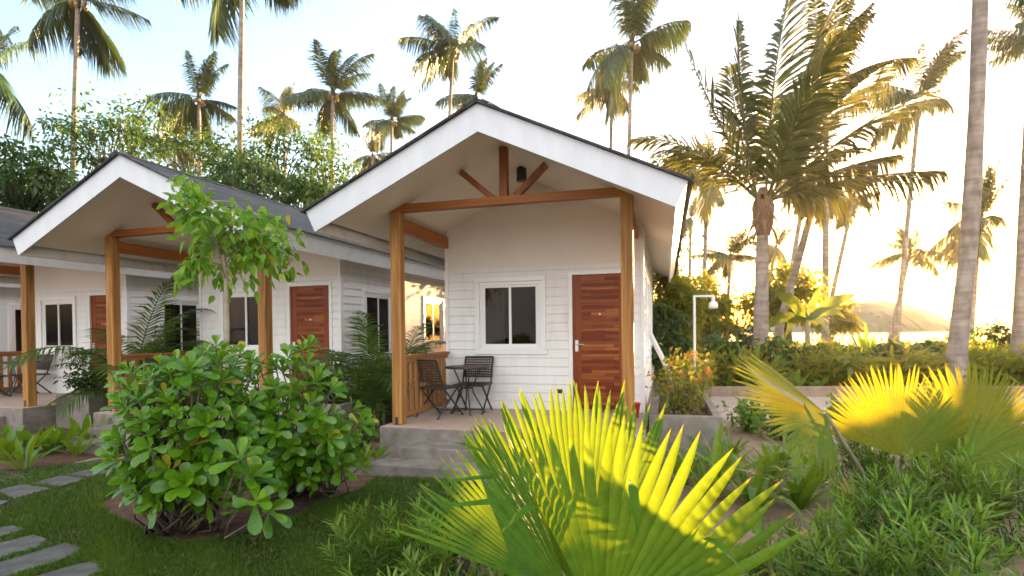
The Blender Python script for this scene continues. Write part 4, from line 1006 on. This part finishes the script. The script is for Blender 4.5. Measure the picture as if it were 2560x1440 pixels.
# ---- fan palms
def fan(lf, hub, A, N, nseg, spread, Lf, fused=.58, pleat=.16, cup=.15, droop=.12, jit=.03, skew=0.0, seed=0, a0=None, rndv=None):
    rg = np.random.default_rng(seed)
    A = np.array(A, float); A /= np.linalg.norm(A); N = np.array(N, float); N -= A * N.dot(A); N /= np.linalg.norm(N); S = np.cross(A, N)
    hub = np.array(hub, float); h = spread / nseg / 2
    rs = [.03, .2, .4, fused, fused + (1 - fused) * .25, fused + (1 - fused) * .5, fused + (1 - fused) * .75, fused + (1 - fused) * .90, 1.0]
    wd = [1, 1, 1, 1, .98, .86, .56, .24, .02]
    V = []; F = []; rr = []
    for i in range(nseg):
        th = -spread / 2 + h * (2 * i + 1); L = Lf(th) * (1 + rg.normal(0, jit)); q = th / (spread / 2); tj = rg.normal(0, .018); dj = rg.normal(0, .03)
        n0 = len(V)
        for r_, w_ in zip(rs, wd):
            r = r_ * L; free = max(0, (r_ - fused) / (1 - fused)); fl = fused * L
            for sgn in (-1, 0, 1):
                if r_ <= fused: t_ = th + sgn * h; x, y = r * math.cos(t_), r * math.sin(t_)
                else:
                    wv = fl * math.tan(h) * w_; t_ = th + tj * free
                    x, y = r * math.cos(t_) - sgn * wv * math.sin(t_), r * math.sin(t_) + sgn * wv * math.cos(t_)
                off = (pleat * min(r, fl) * h * 2 * (w_ if free else 1)) if sgn == 0 else 0.0
                zz = cup * r * q * q - (droop + dj * free) * r * r / L + off
                V.append(hub + A * x + S * y + N * zz)
        k = len(rs)
        for j in range(k - 1):
            for c in range(2):
                F.append((n0 + j*3 + c, n0 + j*3 + c + 1, n0 + (j+1)*3 + c + 1, n0 + (j+1)*3 + c))
        rv = rg.uniform(.1, .85); rr += [rv] * (2 * (k - 2)) + [.99 if rg.random() < .7 else rv] * 2
    lf.add(np.array(V), np.array(F), np.array(rr))
def px_fan(root, b, hub_px, hub_d, tip_px, tip_d, nseg, spread, Lrel, toward=(0, -1, .25), **kw):
    """one pleated leaf from its hub towards the tip of its middle segment"""
    hub = at(*hub_px, hub_d) - b; tip = at(*tip_px, tip_d) - b; A = tip - hub; L0 = A.length
    lf = LF(); fan(lf, hub, A, toward, nseg, R(spread), lambda t: L0 * Lrel(math.degrees(t)), **kw)
    o = lf.build('fan_leaf', M['fan' if root == fp else 'fanflare'], root)
    MB().tube([Vector((RG.normal(0, .04), RG.normal(0, .04), 0)), (hub * .5) + Vector((0, 0, -.05)), hub], [.022, .018, .014], 8).build('petiole', M['twig'], o, smooth=True)
    return o
def ribbon(name, mat, parent, pts, w, nrm_):
    lf = LF(); k = len(pts); V = []; ws = np.interp(np.linspace(0, 1, k), [0, .15, .6, 1], [.7, 1, .8, .03]) * w; F = []
    for i, p in enumerate(pts):
        d = np.array(pts[min(i+1, k-1)] - pts[max(i-1, 0)]); s = np.cross(d, nrm_); s /= np.linalg.norm(s)
        c = np.array(p); nn = np.cross(s, d); nn /= np.linalg.norm(nn)
        V += [c - s * ws[i] / 2 + nn * ws[i] * .12, c, c + s * ws[i] / 2 + nn * ws[i] * .12]
    for i in range(k - 1):
        for c in range(2): F.append((i*3+c, i*3+c+1, (i+1)*3+c+1, (i+1)*3+c))
    lf.add(np.array(V), np.array(F), np.full(len(F), .3)); return lf.build(name, mat, parent)
fb = at(1490, 1560, 2.35); fb.z = 0
fp = empty('fan_palm', fb, 0, 'large fan palm with pleated yellow-green leaves in front of the cottage steps', 'fan palm')
# rear leaf, wide and shaded
px_fan(fp, fb, (1455, 1490), 2.62, (1418, 958), 2.80, 34, 72, lambda t: 1 - .06 * abs(t / 36) ** 2, toward=(.1, -1, .2), fused=.78, seed=1, cup=.10, droop=.10, pleat=.30)
# front leaf, catching the sun
px_fan(fp, fb, (1505, 1575), 2.10, (1690, 1085), 2.02, 18, 96, lambda t: 1 + .07 * (t / 48) , toward=(-.1, -1, .15), fused=.60, seed=2, cup=-.06, droop=.10, pleat=.34)
# leaf turned away to the lawn side
px_fan(fp, fb, (1430, 1500), 2.38, (1085, 1125), 2.60, 24, 50, lambda t: 1 - .06 * abs(t / 25), toward=(-.35, -.9, .5), fused=.62, seed=3, cup=.18, droop=.16)
# narrow sunlit leaf seen nearly edge on
px_fan(fp, fb, (1440, 1530), 2.22, (1195, 1062), 2.28, 9, 16, lambda t: 1 - .1 * abs(t / 8), toward=(.9, -.35, .25), fused=.6, seed=4, cup=.3, droop=.08)
# low leaf spreading past the picture edge
px_fan(fp, fb, (1500, 1640), 2.05, (1960, 1420), 2.10, 14, 46, lambda t: 1, toward=(.2, -.8, .6), fused=.5, seed=5, cup=.1, droop=.12)
for pts, w in (([(1290, 1258, 2.2), (1230, 1256, 2.16), (1160, 1262, 2.14), (1100, 1265, 2.15)], .046), ([(1345, 1262, 2.15), (1325, 1268, 2.1), (1290, 1295, 2.06), (1246, 1338, 2.05)], .046),
               ([(1232, 1194, 2.3), (1190, 1196, 2.26), (1140, 1202, 2.26), (1096, 1208, 2.28)], .034), ([(1578, 1206, 2.05), (1582, 1225, 1.99), (1590, 1280, 1.97), (1594, 1342, 1.98)], .044),
               ([(1760, 1346, 2.0), (1790, 1356, 1.94), (1830, 1395, 1.92), (1868, 1450, 1.93)], .04), ([(1240, 1150, 2.3), (1205, 1130, 2.24), (1165, 1112, 2.25), (1125, 1105, 2.28)], .03)):
    ribbon('bent_leaf_tip', M['fan'], fp, [at(*q) - fb for q in pts], w, (0, -.3, 1) if abs(pts[0][0] - pts[-1][0]) > 60 else (.2, -1, .1))
# second fan palm
D2 = 4.6
f2 = at(2230, 1150, 4.9); f2.z = 0
fq = empty('fan_palm', f2, 0, 'golden backlit fan palm with three spread leaves beside the sandy path', 'fan palm')
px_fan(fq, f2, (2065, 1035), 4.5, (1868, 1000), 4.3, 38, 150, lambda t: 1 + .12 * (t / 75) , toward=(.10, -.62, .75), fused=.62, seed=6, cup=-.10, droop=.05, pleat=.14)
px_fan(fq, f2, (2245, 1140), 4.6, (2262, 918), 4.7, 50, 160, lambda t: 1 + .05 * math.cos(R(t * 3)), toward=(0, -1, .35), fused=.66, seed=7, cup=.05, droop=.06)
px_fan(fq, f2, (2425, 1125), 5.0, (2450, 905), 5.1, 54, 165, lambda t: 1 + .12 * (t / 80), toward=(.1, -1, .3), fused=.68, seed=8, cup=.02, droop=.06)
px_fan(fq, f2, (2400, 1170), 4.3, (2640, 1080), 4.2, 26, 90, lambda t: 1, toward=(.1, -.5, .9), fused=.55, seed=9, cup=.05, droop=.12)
ribbon('leaf_stalk', M['twig'], fq, [at(*q) - f2 for q in ((2120, 1105, 4.7), (2060, 1055, 4.6), (1990, 1000, 4.45), (1900, 945, 4.3), (1846, 900, 4.25))], .10, (.5, -.6, .8))

# ---- areca palms between the cottages
def areca(p, s, label, seed, n=16):
    global RG
    keep = RG; RG = np.random.default_rng(seed); root = empty('areca_palm', p, 0, label, 'palm', 'areca palms between the cottages')
    lf = LF(); st = MB()
    for k in range(n):
        az = k * 2.4 + RG.normal(0, .2); el = R(RG.uniform(45, 82)); b = (RG.normal(0, .12), RG.normal(0, .12), RG.uniform(.1, .7) * s)
        frond(lf, b, az, el, s * RG.uniform(1.1, 1.7), 34, RG.uniform(1.4, 2.5), (0, 0, 0), .055, 1.0, 2, .35)
        if k < 7: st.tube([(b[0], b[1], -.03), b], [.035, .02], 7)
    st.build('trunk', M['twig'], root, smooth=True); lf.build('crown', M['areca'], root); RG = keep
pA = H1 @ Vector((-.85, .95, 0)); areca(pA, 1.0, 'feathery areca palm between the porch railing and the middle cottage', 31)
pA = H1 @ Vector((-1.15, 2.2, 0)); areca(pA, .95, 'shaded areca palm further back in the gap beside the middle cottage wall', 32)
pA = H2 @ Vector((-.85, 1.2, 0)); areca(pA, 1.35, 'dark areca palm arching behind the middle cottage post', 33, 18)
pA = H2 @ Vector((-.6, 2.7, 0)); areca(pA, 1.25, 'dark areca palm against the side window of the furthest cottage', 34, 14)

# ---- shrubs in the planters
def small_bush(p, h, r, label, seed, mat, name='planter_bush', n=26, leaf=.05, blossom=0, group='bushes in the planters'):
    global RG
    keep = RG; RG = np.random.default_rng(seed); root = empty(name, p, 0, label, 'bush', group); lf = LF(); st = MB(); bl = LF()
    for k in range(n):
        a = RG.random() * 6.28; q = r * RG.random() ** .5; e = Vector((math.cos(a) * q, math.sin(a) * q, h * RG.uniform(.5, 1.0) * (1 - .3 * (q / r) ** 2)))
        s = Vector((RG.normal(0, .03), RG.normal(0, .03), -.03)); m = s.lerp(e, .5) + Vector((0, 0, .04)); st.tube([s, m, e], [.008, .005, .002], 4)
        nn = 26; t = RG.uniform(.3, 1.05, nn); pos = np.array([list(s.lerp(e, q2)) for q2 in t]) + RG.normal(0, .05, (nn, 3))
        lf.leaves(pos, nrm(RG.normal(0, .7, (nn, 3)) + np.array(e - s) / h * .5 + (0, 0, -.1)), nrm(RG.normal(0, .6, (nn, 3)) + UP), leaf * RG.uniform(.6, 1.25, nn), leaf * .6, [(0, .2), (.4, 1), (.75, .7), (1, .05)], bend=.25, fold=.12)
        if k < blossom:
            bp = np.array(e) + RG.normal(0, .02, (9, 3)); bl.leaves(bp, nrm(RG.normal(0, 1, (9, 3)) + UP * .6), RG.normal(0, 1, (9, 3)), .028, .024, [(0, .3), (.6, 1), (1, .4)])
    st.build('stem', M['bark'], root, smooth=True); lf.build('foliage', mat, root)
    if blossom: bl.build('blossom', M['blossom'], root)
    RG = keep
PB = [('flowering bush with orange blossom next to the porch post in the closest planter', 3.62, .75, .95, .42, 9), ('sparse flowering bush in the middle of the closest planter', 3.72, 1.45, .80, .40, 6), ('yellowing flowering bush at the path side of the closest planter', 3.85, 2.25, .85, .42, 6)]
for k, (lab, x, y, h, r, bl) in enumerate(PB): small_bush(H1 @ Vector((x, y, .52)), h, r, lab, 200 + k, M['lantana'], blossom=bl, n=17, leaf=.07)
for k, (lab, x, y, h, r) in enumerate([('dark bush in the planter behind the far corner post', 3.5, .75, .75, .35), ('tallest dark bush in the far planter below the small window', 3.75, 1.5, .8, .4), ('dark bush at the back of the far planter beside the middle cottage post', 3.8, 2.3, .8, .4)]):
    small_bush(H3 @ Vector((x, y, .52)), h, r, lab, 210 + k, M['tree'], leaf=.085, n=20)
for k, (lab, x, y, h, r) in enumerate([('leafy bush before the middle cottage door', 3.55, .8, .85, .35), ('low bush at the wall corner of the middle cottage', 3.75, 2.0, .75, .4)]):
    small_bush(H2 @ Vector((x, y, .52)), h, r, lab, 220 + k, M['tree'], leaf=.085, n=20)
small_bush(H1 @ Vector((-.55, -.1, 0)), .65, .4, 'low shaded bush with red flowers against the porch slab', 230, M['tree'], 'shade_bush', 22, .07, 5, 'shade bushes by the porch')
small_bush(H1 @ Vector((-.95, -.35, 0)), .75, .45, 'low leafy bush between the glossy shrub and the porch', 231, M['tree'], 'shade_bush', 24, .08, 0, 'shade bushes by the porch')

for k, (q, h, r, lab) in enumerate([((1868, 1078), .62, .38, 'fresh green bush on the sand between the planter and the raised fan leaf'), ((1955, 1100), .55, .36, 'low bush right under the raised fan leaf'), ((2110, 1078), .6, .4, 'leafy bush at the stalk of the raised fan leaf'), ((1745, 1120), .45, .3, 'small bush at the foot of the planter wall')]):
    small_bush(ground(*q), h, r, lab, 240 + k, M['strap'], 'garden_bush', 26, .085, 0, 'small bushes along the sand')

# ---- banana plant
def banana():
    D = 17.0; b = at(2020, 900, D); b.z = 0
    root = empty('banana_plant', b, 0, 'banana plant with arching torn leaves in front of the sea', 'plant'); lf = LF()
    hub = at(2018, 800, D) - b
    for tip, mid, w in (((1903, 838), (1935, 762), .42), ((1932, 730), (1985, 735), .36), ((2152, 735), (2085, 738), .30), ((2110, 790), (2070, 752), .3), ((2052, 715), (2030, 750), .22), ((1960, 855), (1975, 770), .3), ((2075, 850), (2060, 775), .28)):
        pts = [hub, at(*mid, D + RG.uniform(-.4, .4)) - b, at(*tip, D + RG.uniform(-.6, .6)) - b]; n = 9; V = []; F = []
        for i in range(n):
            t = i / (n - 1); p = pts[0] * (1-t)**2 + pts[1] * 2*t*(1-t) + pts[2] * t*t; ww = w * math.sin(math.pi * min(1, .08 + t * .95)) ** .7 * .5
            
            dd = (pts[2] - pts[0]).normalized(); pr = np.array([-dd.z, .5, dd.x]); pr /= np.linalg.norm(pr); pr = pr * ww
            V += [np.array(p) + pr + (0, 0, -ww * .3 + RG.normal(0, .03)), np.array(p), np.array(p) - pr + (0, 0, -ww * .3 + RG.normal(0, .03))]
        for i in range(n - 1):
            for c in range(2): F.append((i*3+c, i*3+c+1, (i+1)*3+c+1, (i+1)*3+c))
        lf.add(np.array(V), np.array(F), np.full(len(F), RG.random()))
    lf.build('leaves', M['banana'], root); MB().tube([(0, 0, -.05), hub * .5, hub], [.13, .10, .05], 9).build('stem', M['twig'], root, smooth=True)
banana()

# ---- turf blades
def inside(P, poly):
    x, y = P[:, 0], P[:, 1]; c = np.zeros(len(P), bool); n = len(poly)
    for i in range(n):
        a, b = poly[i], poly[(i + 1) % n]
        c ^= ((a.y > y) != (b.y > y)) & (x < (b.x - a.x) * (y - a.y) / (b.y - a.y + 1e-12) + a.x)
    return c
def turf():
    n = 230000
    u = RG.uniform(-60, 1260, n); v = 1150 + 330 * RG.random(n) ** .75
    d = CZ * FPX / (v - 832); P = np.stack([(u - 1280) / FPX * d, d, np.zeros(n) + .004], -1)
    k = inside(P, lawn_poly) & ~inside(P, bed_poly)
    for pts, _ in stones: Q = [ground(a, b_, .03) for a, b_ in pts]; cq = sum(Q, Vector()) / len(Q); k &= ~inside(P, [cq + (q - cq) * .93 for q in Q])
    wob = np.sin(P[:, 0] * 3.1 + 1) * np.sin(P[:, 1] * 2.7) + .6 * np.sin(P[:, 0] * 9 + P[:, 1] * 7)
    k &= RG.random(n) < np.clip(.9 + .25 * wob, .25, 1)
    P = P[k]; m = len(P); h = RG.uniform(.025, .06, m) * (1 + .25 * wob[k])
    D = nrm(RG.normal(0, .55, (m, 3)) * (1, 1, .2) + UP)
    lf = LF(); lf.leaves(P, D, nrm(RG.normal(0, 1, (m, 3)) * (1, 1, .1) + 1e-3), h, RG.uniform(.004, .008, m), [(0, 1), (.55, .8), (1, .1)], bend=0, rnd=np.where(RG.random(m) < np.clip(.05 - .10 * wob[k], .01, .25), .99, np.clip(.42 + .26 * wob[k] + RG.normal(0, .24, m), 0, .9)))
    kind(lf.build('grass', M['grass']), 'stuff')
turf()

# ================================================================== SEA AIR
def haze(density, g):
    b = MB().box(-640, 640, -60, 640, -4.2, 36)
    m = bpy.data.materials.new('humid_sea_air'); m.use_nodes = True; t = m.node_tree
    t.nodes.remove(t.nodes['Principled BSDF']); v = t.nodes.new('ShaderNodeVolumePrincipled')
    v.inputs['Color'].default_value = (1, .94, .86, 1); v.inputs['Density'].default_value = density; v.inputs['Anisotropy'].default_value = g
    t.links.new(v.outputs[0], t.nodes['Material Output'].inputs['Volume'])
    kind(b.build('haze', m), 'stuff')
haze(.0002, .60)
